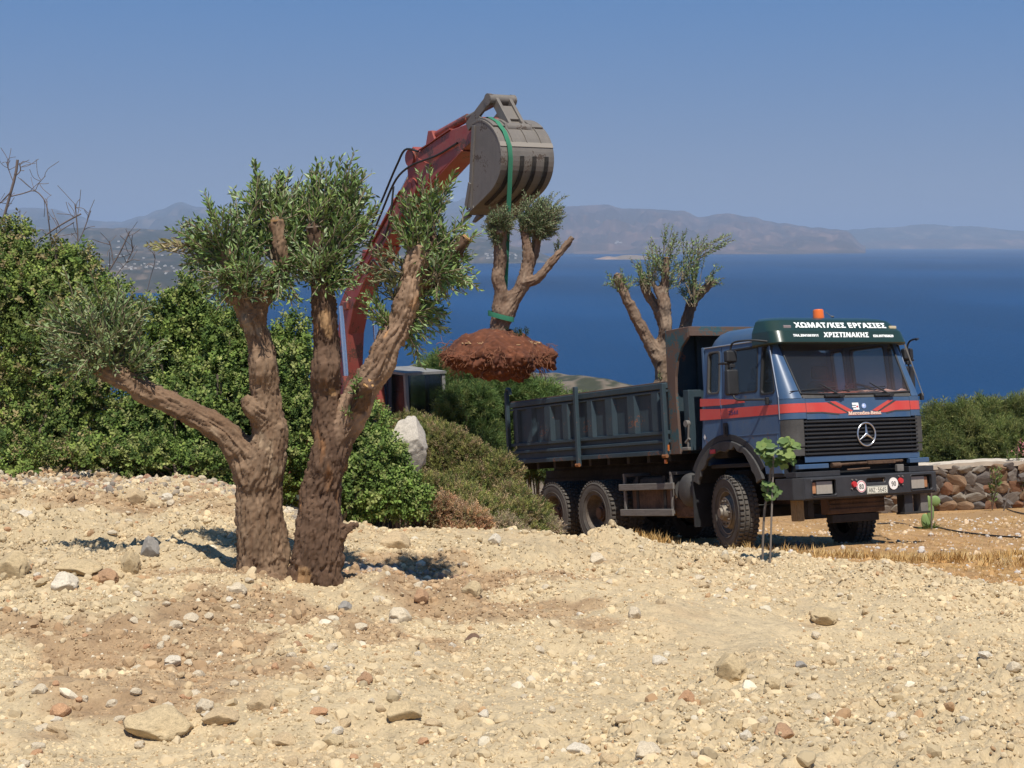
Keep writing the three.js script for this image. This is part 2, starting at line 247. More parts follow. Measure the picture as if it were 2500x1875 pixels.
function skin(bones, cell, k, disp, tone) {         // surface nets over the smooth union of the bones
  const lo = [1e9, 1e9, 1e9], hi = [-1e9, -1e9, -1e9];
  for (const o of bones) for (const p of [o.a, o.b]) [p.x, p.y, p.z].forEach((v, i) => { const r = Math.max(o.ra, o.rb); lo[i] = Math.min(lo[i], v - r - 3 * cell); hi[i] = Math.max(hi[i], v + r + 3 * cell); });
  const N = lo.map((v, i) => Math.ceil((hi[i] - v) / cell) + 1), [nx, ny, nz] = N, F = new Float32Array(nx * ny * nz).fill(9);
  const G = new Float32Array(F.length); let list = [], run = 0;
  bones.forEach((o, n) => {
    const m = Math.max(o.ra, o.rb) + k * 1.5 + cell, r = [0, 1, 2].map(i => { const e = 'xyz'[i], q = Math.min(o.a[e], o.b[e]) - m, w = Math.max(o.a[e], o.b[e]) + m; return [Math.max(0, Math.floor((q - lo[i]) / cell)), Math.min(N[i] - 1, Math.ceil((w - lo[i]) / cell))]; });
    for (let z = r[2][0]; z <= r[2][1]; z++) for (let y = r[1][0]; y <= r[1][1]; y++) for (let x = r[0][0]; x <= r[0][1]; x++) {
      const at = (z * ny + y) * nx + x, d = boneDist(o, lo[0] + x * cell, lo[1] + y * cell, lo[2] + z * cell), g = G[at]; if (g === 0) { G[at] = d || 1e-6; list.push(at); } else if (d < g) G[at] = d || 1e-6;
    }
    if (n === bones.length - 1 || !bones[n + 1].same) { for (const at of list) { const f = F[at], d = G[at], h = Math.max(k - Math.abs(f - d), 0) / k; F[at] = Math.min(f, d) - h * h * k * 0.25; G[at] = 0; } list = []; }
  });
  const id = new Int32Array(nx * ny * nz).fill(-1), pos = [], idx = [];
  const off = []; for (let c = 0; c < 8; c++) off.push((c & 1) + ((c >> 1) & 1) * nx + ((c >> 2) & 1) * nx * ny);
  const E = [[0, 1], [2, 3], [4, 5], [6, 7], [0, 2], [1, 3], [4, 6], [5, 7], [0, 4], [1, 5], [2, 6], [3, 7]];
  for (let z = 0; z < nz - 1; z++) for (let y = 0; y < ny - 1; y++) for (let x = 0; x < nx - 1; x++) {
    const at = (z * ny + y) * nx + x; let s = 0; for (let c = 0; c < 8; c++) if (F[at + off[c]] < 0) s |= 1 << c; if (s === 0 || s === 255) continue;
    let sx = 0, sy = 0, sz = 0, n = 0; for (const [i, j] of E) { const a = F[at + off[i]], b = F[at + off[j]]; if (a < 0 === b < 0) continue; const t = a / (a - b); sx += mix(i & 1, j & 1, t); sy += mix((i >> 1) & 1, (j >> 1) & 1, t); sz += mix((i >> 2) & 1, (j >> 2) & 1, t); n++; }
    id[at] = pos.length / 3; pos.push(lo[0] + (x + sx / n) * cell, lo[1] + (y + sy / n) * cell, lo[2] + (z + sz / n) * cell);
  }
  const quad = (a, b, c, d, flip) => { if (a < 0 || b < 0 || c < 0 || d < 0) return; flip ? idx.push(a, c, b, a, d, c) : idx.push(a, b, c, a, c, d); };
  for (let z = 1; z < nz - 1; z++) for (let y = 1; y < ny - 1; y++) for (let x = 1; x < nx - 1; x++) {
    const at = (z * ny + y) * nx + x, f = F[at] < 0;
    if (f !== F[at + 1] < 0) quad(id[at], id[at - nx], id[at - nx - nx * ny], id[at - nx * ny], f);
    if (f !== F[at + nx] < 0) quad(id[at], id[at - nx * ny], id[at - 1 - nx * ny], id[at - 1], f);
    if (f !== F[at + nx * ny] < 0) quad(id[at], id[at - 1], id[at - 1 - nx], id[at - nx], f);
  }
  const g = new THREE.BufferGeometry(); g.setAttribute('position', new THREE.Float32BufferAttribute(pos, 3)); g.setIndex(idx); g.computeVertexNormals();
  const p = g.attributes.position, nn = g.attributes.normal, col = new Float32Array(p.count * 3), v = V3();
  for (let i = 0; i < p.count; i++) {
    v.fromBufferAttribute(p, i); let best = null, bd = 1e9; for (const o of bones) { const dx = v.x - o.a.x, dy = v.y - o.a.y, dz = v.z - o.a.z; if (dx * dx + dy * dy + dz * dz > 1) continue; const d = boneDist(o, v.x, v.y, v.z); if (d < bd) { bd = d; best = o; } }
    const o = best || bones[0], w = v.clone().sub(o.a), s = o.run + clamp(w.dot(o.d), 0, o.l), ph = Math.atan2(w.dot(o.bin), w.dot(o.ref)), r = Math.max(o.ra, o.rb);
    const h = disp(v, s, ph, r, o); p.setXYZ(i, v.x + nn.getX(i) * h, v.y + nn.getY(i) * h, v.z + nn.getZ(i) * h); col.set(tone(v, s, ph, r, o, h), i * 3);
  }
  g.setAttribute('color', new THREE.BufferAttribute(col, 3)); g.computeVertexNormals(); return g;
}
// fissured bark: plates along the limb, knots, hollows
function barkDisp(amp) { return (v, s, ph, r) => { const c = Math.cos(ph), n = Math.sin(ph); const f = noise(c * r * 46, n * r * 46, s * 4.5), f2 = noise(c * r * 90, n * r * 90, s * 17 + 5), k = noise(v.x * 9, v.y * 7, v.z * 9), kk = noise(v.x * 4, v.y * 3, v.z * 4); const f3 = noise(c * r * 120, n * r * 120, s * 60), cr = Math.pow(1 - Math.abs(f), 4); return amp * (-0.9 * cr + 0.3 + 0.55 * f2 + 0.35 * f3 + 1.3 * Math.max(0, k - 0.4) * 2 + 0.8 * kk); }; }
function barkTone(a, b, c, scars = []) { return (v, s, ph, r, o) => { let sc = 0; for (const [x, y, q] of scars) { const e = ((v.x - x) ** 2 + ((v.y - y) * 0.62) ** 2) / (q * q); if (e < 3 && v.z > -0.05) sc = Math.max(sc, smooth(1.25, 0.6, e + 0.5 * noise(v.x * 40, v.y * 40, v.z * 40))); } const pl = o.pale ? o.pale * smooth(0.1, 0.5, s) : 0; const n = fbm(v.x * 5, v.y * 3, v.z * 5, 3), m = noise(Math.cos(ph) * r * 70, Math.sin(ph) * r * 70, s * 6), t = smooth(-0.3, 0.35, n + 0.35 * m), q = smooth(0.28, 0.5, fbm(v.x * 9 + 7, v.y * 5, v.z * 9, 2) + 0.15 * m), w = noise(v.x * 70, v.y * 34, v.z * 70), k = 0.97 + 0.20 * m + 0.18 * w; return a.map((x, i) => mix(mix(x, b[i], t), c[i], q * 0.8) * k * (1 + pl * [1.3, 1.6, 1.8][i]) * (1 - sc) + sc * [0.34, 0.20, 0.095][i] * (0.9 + 0.25 * m)); }; }
const barkMat = std([1, 1, 1], 0.93, { vertexColors: true });
const cutMat = std([0.62, 0.36, 0.15], 0.8, { map: dataTex(256, (u, v) => { const r = Math.hypot(u - 0.5, v - 0.5), g = 0.72 + 0.18 * Math.sin(r * 110 + 2 * tnoise(u, v, 6, 3)) * 0.5 + 0.2 * (tnoise(u, v, 40, 5) - 0.5) - 0.25 * smooth(0.4, 0.5, r); return [g, g * 0.97, g * 0.9]; }) });
function cutDisc(parent, at, dir, r, mat = cutMat) { const g = new THREE.CylinderGeometry(r, r * 1.03, 0.012, 18); const p = g.attributes.position; for (let i = 0; i < p.count; i++) { const a = Math.atan2(p.getZ(i), p.getX(i)), k = 1 + 0.07 * Math.sin(a * 2 + r * 90) + 0.05 * Math.sin(a * 3 + 1); if (Math.hypot(p.getX(i), p.getZ(i)) > 1e-4) { p.setX(i, p.getX(i) * k); p.setZ(i, p.getZ(i) * k); } } g.computeVertexNormals(); g.applyQuaternion(new THREE.Quaternion().setFromUnitVectors(V3(0, 1, 0), dir)).translate(at.x, at.y, at.z); return part(parent, 'cut_face', g, mat, 'pale sawn end of a lopped limb'); }

// ---------- leaves ----------
class Leaves {
  constructor() { this.p = []; this.c = []; this.n = 0; }
  leaf(o, d, side, len, w, c, fold = 0.25, oval = false) {
    const up = d.clone().cross(side).normalize(), q = (a, b, h) => [o.x + d.x * a * len + side.x * b * w + up.x * h * w, o.y + d.y * a * len + side.y * b * w + up.y * h * w, o.z + d.z * a * len + side.z * b * w + up.z * h * w];
    const t = oval ? [q(0, 0, 0), q(0.35, 0.5, fold), q(0.78, 0.42, fold), q(1, 0, 0), q(0.78, -0.42, fold), q(0.35, -0.5, fold), q(0.55, 0, 0)] : [q(0, 0, 0), q(0.5, 0.5, fold), q(1, 0, -0.1), q(0.5, -0.5, fold)];
    const f = oval ? [0, 1, 6, 1, 2, 6, 2, 3, 6, 3, 4, 6, 4, 5, 6, 5, 0, 6] : [0, 1, 2, 0, 2, 3];
    for (const i of f) { this.p.push(...t[i]); this.c.push(...c); }
  }
  geo() { const g = new THREE.BufferGeometry(); g.setAttribute('position', new THREE.Float32BufferAttribute(this.p, 3)); g.setAttribute('color', new THREE.Float32BufferAttribute(this.c, 3)); g.computeVertexNormals(); return g; }
}
const leafMat = phy([1, 1, 1], 0.92, { vertexColors: true, side: THREE.DoubleSide, transmission: 0.28, thickness: 0, specularIntensity: 0.35 });
const oliveLeafMat = std([1, 1, 1], 0.55, { vertexColors: true, side: THREE.DoubleSide });
const rdir = () => { const z = rr(-1, 1), a = rr(0, 6.2832), s = Math.sqrt(1 - z * z); return V3(s * Math.cos(a), z, s * Math.sin(a)); };
const OLIVE = [[0.13, 0.205, 0.055], [0.17, 0.25, 0.075], [0.095, 0.155, 0.04], [0.27, 0.33, 0.17], [0.22, 0.29, 0.08], [0.15, 0.225, 0.06]];
function shoot(L, T, a, b, o = {}) {                // a leafy twig from a to b; leaves go to L, wood to T
  const len = a.distanceTo(b), dir = b.clone().sub(a).normalize(), bend = rdir().multiplyScalar(len * 0.12), mid = a.clone().add(b).multiplyScalar(0.5).add(bend).add(V3(0, len * 0.06, 0));
  const c = new THREE.QuadraticBezierCurve3(a, mid, b); if (T) T.push(new THREE.TubeGeometry(c, 4, o.twig || 0.004, 4));
  const sp = o.space || 0.033, n = Math.floor(len * (1 - (o.bare || 0.2)) / sp), base = pick(o.tones || OLIVE);
  let turn = rnd() * 3;
  for (let i = 0; i <= n; i++) {
    const t = (o.bare || 0.2) + (1 - (o.bare || 0.2)) * i / Math.max(1, n), p = c.getPoint(t), tg = c.getTangent(t); turn += 1.57 + rr(-0.5, 0.5);
    let s = tg.clone().cross(Math.abs(tg.y) < 0.9 ? V3(0, 1, 0) : V3(1, 0, 0)).normalize(); s.applyAxisAngle(tg, turn);
    for (const sg of [-1, 1]) {
      if (rnd() < 0.12) continue;
      const d = tg.clone().multiplyScalar(0.75).addScaledVector(s, sg * rr(0.5, 0.9)).add(V3(0, rr(-0.15, 0.2), 0)).normalize(), w = d.clone().cross(rdir()).normalize();
      const tone = rnd() < 0.72 ? base : pick(o.tones || OLIVE), k = rr(0.8, 1.25), ll = (o.len || 0.074) * rr(0.7, 1.2) * (i > n - 2 ? 0.7 : 1);
      L.leaf(p, d, w, ll, ll * (o.wide || 0.33) * rr(0.85, 1.2), tone.map(x => x * k), 0.22, o.oval);
    }
  }
}
function oliveTree(spec) {
  const D = spec.d, s = S22 / FPX * D, base = Q(spec.base[0], spec.base[1], D), t = thing('olive_tree', spec.label, 'tree', 'pollarded olive trees'); t.position.copy(base);
  const at = (x, y, dz = 0) => Q(x, y, D - dz).sub(base);
  let bones = []; const cuts = [];
  for (const c of spec.limbs) { const b = chain(c.p.map(([x, y, r, dz]) => [at(x, y, dz), r * s * (spec.slim || (y > 1000 ? 0.79 : 0.745))]), spec.step || 0.05); b.forEach((o, i) => { o.same = i > 0; }); b.forEach(o => { o.pale = c.pale || 0; }); if (c.cut) { b[b.length - 1].cut = true; cuts.push([b[b.length - 1], c.cut]); } bones.push(...b); }
  const trunk = part(t, 'trunk', skin(bones, spec.cell || 0.0125, spec.blend || 0.07, barkDisp(spec.amp || 0.021), barkTone(...spec.bark, (spec.scars || []).map(([x, y, q]) => { const e = at(x, y); return [e.x, e.y, q * s]; }))), barkMat);
  for (const [o, kind] of cuts) cutDisc(trunk, o.b, o.d, o.rb * 0.97, kind === 'grey' ? spec.greyCut : cutMat);
  const L = new Leaves(), T = [];
  for (const c of spec.clumps) for (let i = 0; i < c.n * (spec.more || 0.85); i++) {
    const q = rdir().multiplyScalar((rnd() < 0.3 ? rr(1.05, 1.6) : 1.05) * Math.cbrt(rr(0.1, 1))), e = at(c.c[0] + q.x * c.r[0], c.c[1] - q.y * c.r[1], (c.dz ?? c.c[2] ?? 0) + q.z * c.r[0] * s * 0.8);
    const rt = c.root[Math.floor(rnd() * c.root.length)], a0 = at(rt[0] + rr(-8, 8), rt[1] + rr(-8, 8), (rt[2] || 0) + rr(-0.04, 0.04));
    e.y += (c.up ?? 0.35) * rr(0, 0.25); const dist = e.distanceTo(a0), ln = rr(0.28, 0.6) * (c.len || 1), a = dist > ln ? e.clone().lerp(a0, ln / dist) : a0; if (dist > ln) T.push(bar(a0, a, 0.008, 4, 0.005));
    shoot(L, T, a, e, { bare: dist > ln ? 0.1 : 0.28, ...spec.leaf, ...c.leaf });
  }
  part(t, 'crown', L.geo(), spec.leafMat || oliveLeafMat).userData.kind = 'stuff';
  if (T.length) part(t, 'twigs', mg(T), twigMat).userData.kind = 'stuff';
  return t;
}
const twigMat = std([0.24, 0.19, 0.12], 0.9);
const greyCut = std([0.40, 0.33, 0.25], 0.9, { map: cutMat.map });
const BARK_TAN = [[0.235, 0.15, 0.09], [0.155, 0.09, 0.05], [0.33, 0.235, 0.15]], BARK_RED = [[0.14, 0.08, 0.047], [0.09, 0.049, 0.028], [0.26, 0.125, 0.052]], BARK_GREY = [[0.27, 0.19, 0.13], [0.18, 0.115, 0.075], [0.33, 0.25, 0.18]];
reseed(101);
oliveTree({
  d: 12, base: [565, 1268], label: 'stout tan olive trunk with a thick bare limb reaching left over the dirt', bark: BARK_TAN, greyCut,
  limbs: [
    { p: [[560, 1300, 62], [562, 1255, 60], [556, 1190, 53], [556, 1100, 53], [566, 1010, 54], [578, 930, 46], [576, 860, 41], [566, 780, 38], [553, 710, 36], [530, 655, 33], [512, 610, 28], [500, 560, 22]] },
    { p: [[548, 1030, 44], [500, 950, 40], [440, 905, 37], [360, 868, 35], [300, 835, 34], [255, 812, 31], [205, 785, 24], [175, 762, 17]], cut: 'grey' },
    { p: [[545, 690, 30], [575, 640, 27], [608, 575, 27], [604, 520, 25], [598, 476, 22]], cut: 'pale' },
    { p: [[560, 900, 24, 0.06], [540, 885, 23, 0.10], [533, 868, 16, 0.10]] },
    { p: [[590, 1290, 34, 0.08], [575, 1262, 30, 0.14], [560, 1262, 18, 0.18]] }, { p: [[525, 1285, 30], [540, 1230, 28]] }, { p: [[612, 1290, 22], [600, 1180, 24], [598, 1020, 24], [600, 930, 18]] },
    { p: [[505, 640, 20], [490, 585, 16], [482, 540, 12]] }, { p: [[268, 820, 16], [240, 770, 12], [215, 735, 9]] },
  ],
  clumps: [
    { c: [500, 575, 0], r: [70, 70], n: 105, root: [[505, 620], [500, 570], [530, 620]] },
    { c: [455, 500], r: [70, 60], n: 62, root: [[490, 570], [482, 540]], len: 1.15 },
    { c: [560, 470, -0.14], r: [62, 95], n: 85, root: [[590, 560], [500, 560], [598, 500]], len: 1.1 },
    { c: [632, 450, -0.16], r: [58, 80], n: 70, root: [[604, 520], [600, 480]], len: 1.1 }, { c: [560, 395], r: [18, 30], n: 9, root: [[560, 450]], len: 1.2 },
    { c: [615, 600, 0.1], r: [48, 60], n: 45, root: [[608, 575], [575, 640]], up: -0.1 }, { c: [480, 620, 0.12], r: [45, 38], n: 30, root: [[512, 610]], up: -0.2 },
    { c: [195, 735, 0.1], r: [105, 100], n: 95, root: [[255, 812], [205, 785], [215, 735], [180, 765]], len: 1.1, leaf: { tones: [[0.16, 0.22, 0.08], [0.21, 0.265, 0.11], [0.12, 0.175, 0.055], [0.28, 0.31, 0.15]] } },
    { c: [270, 690, 0], r: [60, 75], n: 40, root: [[255, 780], [215, 735]], len: 1.2, leaf: { tones: [[0.16, 0.22, 0.08], [0.22, 0.27, 0.11], [0.12, 0.175, 0.055]] } },
    { c: [120, 760, 0.05], r: [70, 60], n: 22, root: [[205, 785], [180, 765]], up: -0.1, leaf: { tones: [[0.16, 0.22, 0.08], [0.21, 0.265, 0.11], [0.12, 0.175, 0.055]] } }, { c: [300, 770, 0.05], r: [45, 50], n: 30, root: [[270, 815]], up: 0.2, leaf: { tones: [[0.16, 0.22, 0.08], [0.21, 0.265, 0.11], [0.12, 0.175, 0.055]] } },
    { c: [650, 510, -0.1], r: [50, 75], n: 60, root: [[608, 575], [600, 520]], len: 1.1 }, { c: [540, 590, 0.2], r: [55, 55], n: 46, root: [[530, 640, 0.1], [545, 600, 0.1]], up: 0 }, { c: [420, 560, 0.05], r: [40, 45], n: 26, root: [[482, 560]] }, { c: [360, 525], r: [46, 14], n: 10, root: [[480, 560]], len: 1.7, up: 0, leaf: { bare: 0.6, tones: [[0.22, 0.21, 0.08], [0.26, 0.2, 0.09]] } },
  ],
});
oliveTree({
  d: 12, base: [680, 1266], label: 'dark fissured olive trunk forking into a thick pale limb on the right', bark: BARK_RED, greyCut, scars: [[704, 690, 15], [713, 714, 10], [718, 845, 7], [662, 1236, 16]], amp: 0.023,
  limbs: [
    { p: [[668, 1305, 74], [672, 1262, 70], [680, 1200, 62], [690, 1110, 57], [703, 1010, 51], [708, 930, 44], [706, 850, 39], [703, 770, 38], [700, 700, 37], [697, 645, 36], [690, 590, 31], [682, 530, 27], [678, 490, 24]], cut: 'grey' },
    { p: [[712, 1010, 38], [742, 940, 38], [772, 870, 40], [812, 800, 42], [848, 730, 42], [872, 665, 39], [888, 610, 35], [900, 565, 31], [908, 538, 28]], cut: 'grey', pale: 1 },
    { p: [[872, 640, 24, -0.05], [925, 605, 22, -0.05], [965, 572, 19, 0], [990, 538, 18, 0.02], [1010, 514, 16.5, 0.04]], cut: 'pale' },
    { p: [[895, 580, 18], [915, 545, 14], [937, 508, 9]], cut: 'grey' },
    { p: [[770, 880, 24, 0.05], [783, 850, 21, 0.16], [796, 829, 17, 0.22]], cut: 'pale' },
    { p: [[640, 1300, 34, 0.05], [655, 1250, 30, 0.05], [668, 1180, 26, 0.05]] }, { p: [[725, 1300, 30], [718, 1240, 28], [712, 1150, 28], [716, 1060, 26]] }, { p: [[690, 1300, 26, 0.14], [690, 1250, 26, 0.12], [690, 1190, 22, 0.08]] },
    { p: [[735, 1150, 14], [752, 1140, 8], [772, 1133, 4]] },
  ],
  clumps: [
    { c: [715, 440, -0.14], r: [80, 85], n: 95, root: [[682, 530], [678, 490], [700, 560]], len: 1.1 }, { c: [775, 480], r: [52, 75], n: 62, root: [[700, 570], [720, 560]], len: 1.2 },
    { c: [762, 395], r: [20, 52], n: 12, root: [[750, 470]], len: 1.3 }, { c: [690, 585, 0.12], r: [66, 62], n: 50, root: [[695, 620], [690, 590]] }, { c: [655, 560, 0.05], r: [38, 52], n: 30, root: [[690, 590]] },
    { c: [745, 580, 0.1], r: [42, 50], n: 34, root: [[700, 610]], up: 0 },
    { c: [960, 600, 0.12], r: [60, 60], n: 56, root: [[940, 600, 0.1]], up: 0 }, { c: [880, 480, 0.05], r: [40, 50], n: 30, root: [[900, 560]] }, { c: [945, 545, -0.05], r: [76, 74], n: 100, root: [[925, 605], [908, 545], [965, 572]] }, { c: [985, 590, 0], r: [46, 46], n: 40, root: [[965, 572]], up: 0 },
    { c: [925, 440], r: [42, 52], n: 22, root: [[915, 520], [937, 508]], len: 1.2 }, { c: [975, 400], r: [12, 40], n: 5, root: [[940, 490]], len: 1.6 },
    { c: [930, 650, -0.1], r: [42, 60], n: 48, root: [[890, 640], [880, 680]], up: -0.2 }, { c: [905, 720, -0.08], r: [36, 45], n: 26, root: [[870, 690]], up: -0.4 },
    { c: [820, 590, 0.05], r: [42, 52], n: 24, root: [[860, 660], [885, 600]], up: 0.2, leaf: { tones: [[0.15, 0.17, 0.07], [0.19, 0.19, 0.09], [0.12, 0.15, 0.06]] } }, { c: [800, 660, 0.02], r: [30, 40], n: 12, root: [[850, 720]], up: 0.1 },
    { c: [950, 690, -0.05], r: [26, 30], n: 6, root: [[905, 680]], up: -0.2 }, { c: [768, 850, 0.22], r: [16, 18], n: 5, root: [[770, 870]], len: 0.4 }, { c: [750, 905, 0.15], r: [12, 12], n: 4, root: [[750, 915]], len: 0.35 },
  ],
});
reseed(202);
// the olive standing in the truck's load bed
oliveTree({
  d: 24.6, base: [1432, 900], label: 'forked olive tree standing in the load bed of the truck', bark: BARK_GREY, greyCut, more: 0.72, slim: 0.80, cell: 0.018, blend: 0.06, amp: 0.018, step: 0.07,
  limbs: [
    { p: [[1428, 960, 27], [1430, 880, 26], [1432, 830, 24], [1430, 780, 22], [1434, 745, 17], [1436, 700, 17], [1434, 655, 16], [1436, 600, 12], [1440, 556, 7]], cut: 'pale' },
    { p: [[1424, 775, 19], [1400, 735, 17], [1378, 690, 16], [1352, 640, 14], [1338, 612, 13], [1332, 592, 9]], cut: 'grey' },
    { p: [[1436, 720, 13, -0.1], [1420, 670, 12, -0.15], [1398, 630, 12, -0.2], [1388, 605, 11, -0.2]], cut: 'pale' }, { p: [[1434, 660, 9], [1420, 630, 8], [1412, 612, 7]] },
    { p: [[1470, 760, 16, -0.35], [1482, 700, 16, -0.35], [1496, 655, 15, -0.3], [1516, 630, 12, -0.25], [1544, 606, 10, -0.2]], cut: 'grey' }, { p: [[1440, 850, 18], [1460, 790, 17, -0.25], [1472, 740, 16, -0.35]] },
    { p: [[1494, 660, 11, -0.3], [1497, 646, 9, -0.15]], cut: 'pale' },
  ],
  leaf: { len: 0.06, space: 0.034, wide: 0.32 },
  clumps: [
    { c: [1338, 612], r: [32, 24], n: 62, root: [[1338, 615], [1350, 635]], len: 1 }, { c: [1395, 590, -0.15], r: [34, 40], n: 60, root: [[1390, 620], [1412, 612], [1398, 630]] },
    { c: [1450, 600], r: [32, 34], n: 50, root: [[1436, 600], [1435, 640]] }, { c: [1430, 545], r: [55, 30], n: 40, root: [[1436, 590], [1412, 600]], len: 1.2 }, { c: [1490, 565, -0.1], r: [36, 50], n: 54, root: [[1470, 610], [1500, 640]], len: 1.2 },
    { c: [1495, 630, -0.3], r: [34, 26], n: 42, root: [[1496, 655], [1516, 630]] }, { c: [1548, 600, -0.2], r: [24, 26], n: 18, root: [[1530, 615]], len: 1.1 }, { c: [1540, 520], r: [45, 16], n: 15, root: [[1500, 560]], len: 1.8, up: 0.1 }, { c: [1590, 508], r: [32, 5], n: 4, root: [[1545, 520]], len: 1.6, up: 0 },
    { c: [1455, 505], r: [30, 14], n: 12, root: [[1440, 550]], len: 1.5 }, { c: [1430, 815, 0.1], r: [8, 10], n: 6, root: [[1430, 825, 0.1]], len: 0.4 },
  ],
});
// the olive hanging from the bucket, with its root ball of red earth
const hung = oliveTree({
  d: 25.6, base: [1075, 728], label: 'olive tree with a red root ball hanging in the air from the bucket', bark: [[0.25, 0.165, 0.11], [0.15, 0.088, 0.055], [0.32, 0.23, 0.16]], greyCut, more: 1.45, slim: 0.84, cell: 0.018, blend: 0.06, amp: 0.018, step: 0.07,
  limbs: [
    { p: [[1078, 745, 25], [1080, 705, 24], [1084, 670, 24], [1082, 635, 18], [1078, 590, 16], [1079, 545, 17], [1080, 500, 15], [1079, 478, 12]], cut: 'pale' },
    { p: [[1092, 680, 21], [1112, 640, 19], [1134, 600, 17], [1142, 560, 14], [1136, 520, 11], [1132, 490, 10]] },
    { p: [[1138, 590, 12, -0.1], [1152, 550, 12, -0.15], [1160, 510, 11, -0.15], [1164, 485, 9, -0.15]] },
    { p: [[1130, 612, 12, 0.05], [1160, 602, 11, 0.1], [1186, 572, 10, 0.1], [1215, 540, 9, 0.1], [1236, 513, 7, 0.1]], cut: 'grey' },
    { p: [[1080, 505, 12, 0.05], [1080, 495, 11, 0.16]], cut: 'pale' },
  ],
  leaf: { len: 0.055, space: 0.03, wide: 0.32, tones: [[0.13, 0.18, 0.07], [0.095, 0.14, 0.05], [0.19, 0.235, 0.11]] },
  clumps: [
    { c: [1168, 472, -0.1], r: [50, 44], n: 330, root: [[1132, 500], [1160, 500], [1164, 490]] }, { c: [1138, 485, 0], r: [22, 28], n: 50, root: [[1136, 510]] }, { c: [1170, 505, -0.05], r: [40, 18], n: 60, root: [[1160, 510]] },
    { c: [1070, 495, 0.1], dz: 0.12, r: [22, 40], n: 150, root: [[1079, 500], [1079, 530]] }, { c: [1090, 478], dz: 0.2, r: [20, 24], n: 70, root: [[1085, 500, 0.15]] }, { c: [1098, 490, -0.1], r: [16, 28], n: 36, root: [[1079, 500]] }, { c: [1205, 535], r: [9, 14], n: 6, root: [[1205, 550]], len: 0.6 },
  ],
});
{
  const s = S22 / FPX * 25.6, g = new THREE.IcosahedronGeometry(1, 40), p = g.attributes.position, v = V3(), col = new Float32Array(p.count * 3);
  for (let i = 0; i < p.count; i++) {
    v.fromBufferAttribute(p, i); const u = v.clone(), low = 46 + 16 * u.x + 16 * noise(u.x * 2.4 + 3, 4, u.z * 2.4), hole = 26 * smooth(0.45, 0.8, u.x) * smooth(-0.2, -0.7, u.y);
    const q = V3(u.x * 120, u.y > 0 ? Math.pow(u.y, 2.0) * 58 : -Math.pow(-u.y, 0.7) * low + hole, u.z * 104).multiplyScalar(s), sd = smooth(0.55, 0.0, u.y);
    const h = 0.10 * fbm(q.x * 2.2, q.y * 2.2, q.z * 2.2, 3) + (0.05 + 0.09 * sd) * fbm(q.x * 6, q.y * 6, q.z * 6, 3) + (0.012 + 0.03 * sd) * noise(q.x * 20, q.y * 20, q.z * 20) + (0.010 + 0.015 * sd) * noise(q.x * 42, q.y * 42, q.z * 42);
    const nrm = V3(u.x / 120, u.y / 56, u.z / 104).normalize(); p.setXYZ(i, q.x + nrm.x * h, q.y + nrm.y * h, q.z + nrm.z * h);
    const n = fbm(q.x * 4, q.y * 4, q.z * 4, 3), m = noise(q.x * 26, q.y * 26, q.z * 26), t = smooth(-0.3, 0.4, n), w = smooth(0.55, 0.8, m + 0.3 * n) * 0.5;
    col.set([0.155, 0.050, 0.021].map((x, k) => mix(mix(x, [0.10, 0.031, 0.014][k], t), [0.30, 0.14, 0.07][k], w) * (0.88 + 0.28 * m)), i * 3);
  }
  g.setAttribute('color', new THREE.BufferAttribute(col, 3)); const G = mg0(g); G.translate(-1 * s, -38 * s, 0);
  const ball = part(hung, 'root_ball', G, std([1, 1, 1], 0.98, { vertexColors: true }), 'clod of red earth round the roots');
  const R = []; for (let i = 0; i < 420; i++) { const a = rr(0, 6.283), y = rr(-58, -2), k = 1 - 0.30 * Math.pow(Math.max(0, (-y - 25)) / 40, 1.5), o = V3(Math.cos(a) * 110 * s * k, (y - 12) * s, Math.sin(a) * 95 * s * k), pts = [o]; let d = V3(Math.cos(a), rr(-0.9, 0.2), Math.sin(a)).normalize(); for (let j = 0; j < 4; j++) { d.add(rdir().multiplyScalar(0.8)).add(V3(0, -0.3, 0)).normalize(); pts.push(pts[j].clone().addScaledVector(d, rr(0.03, 0.075))); } R.push(tube(pts, rr(0.002, 0.006), 4, 6)); }
  const rt = part(ball, 'roots', mg(R), std([0.24, 0.10, 0.05], 0.95)); rt.userData.kind = 'stuff';
  const C = []; for (let i = 0; i < 110; i++) { const a = rr(0, 6.283), q = Math.sqrt(rnd()) * 0.85; C.push(new THREE.BoxGeometry(rr(0.02, 0.06), 0.012, rr(0.015, 0.03)).rotateY(rr(0, 3)).rotateX(rr(-0.4, 0.4)).translate(Math.cos(a) * q * 110 * s, (16 - 46 * q + 14 * q * q) * s, Math.sin(a) * q * 95 * s)); }
  const ch = part(ball, 'wood_chips', mg(C), std([0.55, 0.34, 0.17], 0.9)); ch.userData.kind = 'stuff';
  const L = new Leaves(), T = []; for (let i = 0; i < 26; i++) { const a = V3((38 + rr(-22, 26)) * s, (6 + rr(-8, 4)) * s, (20 + rr(-30, 20)) * s); shoot(L, T, a, a.clone().add(V3(rr(-0.05, 0.09), rr(0.05, 0.13), rr(-0.05, 0.05))), { len: 0.05, space: 0.02, tones: [[0.04, 0.06, 0.02], [0.06, 0.08, 0.03]] }); }
  part(ball, 'weed_tuft', L.geo(), leafMat).userData.kind = 'stuff';
}
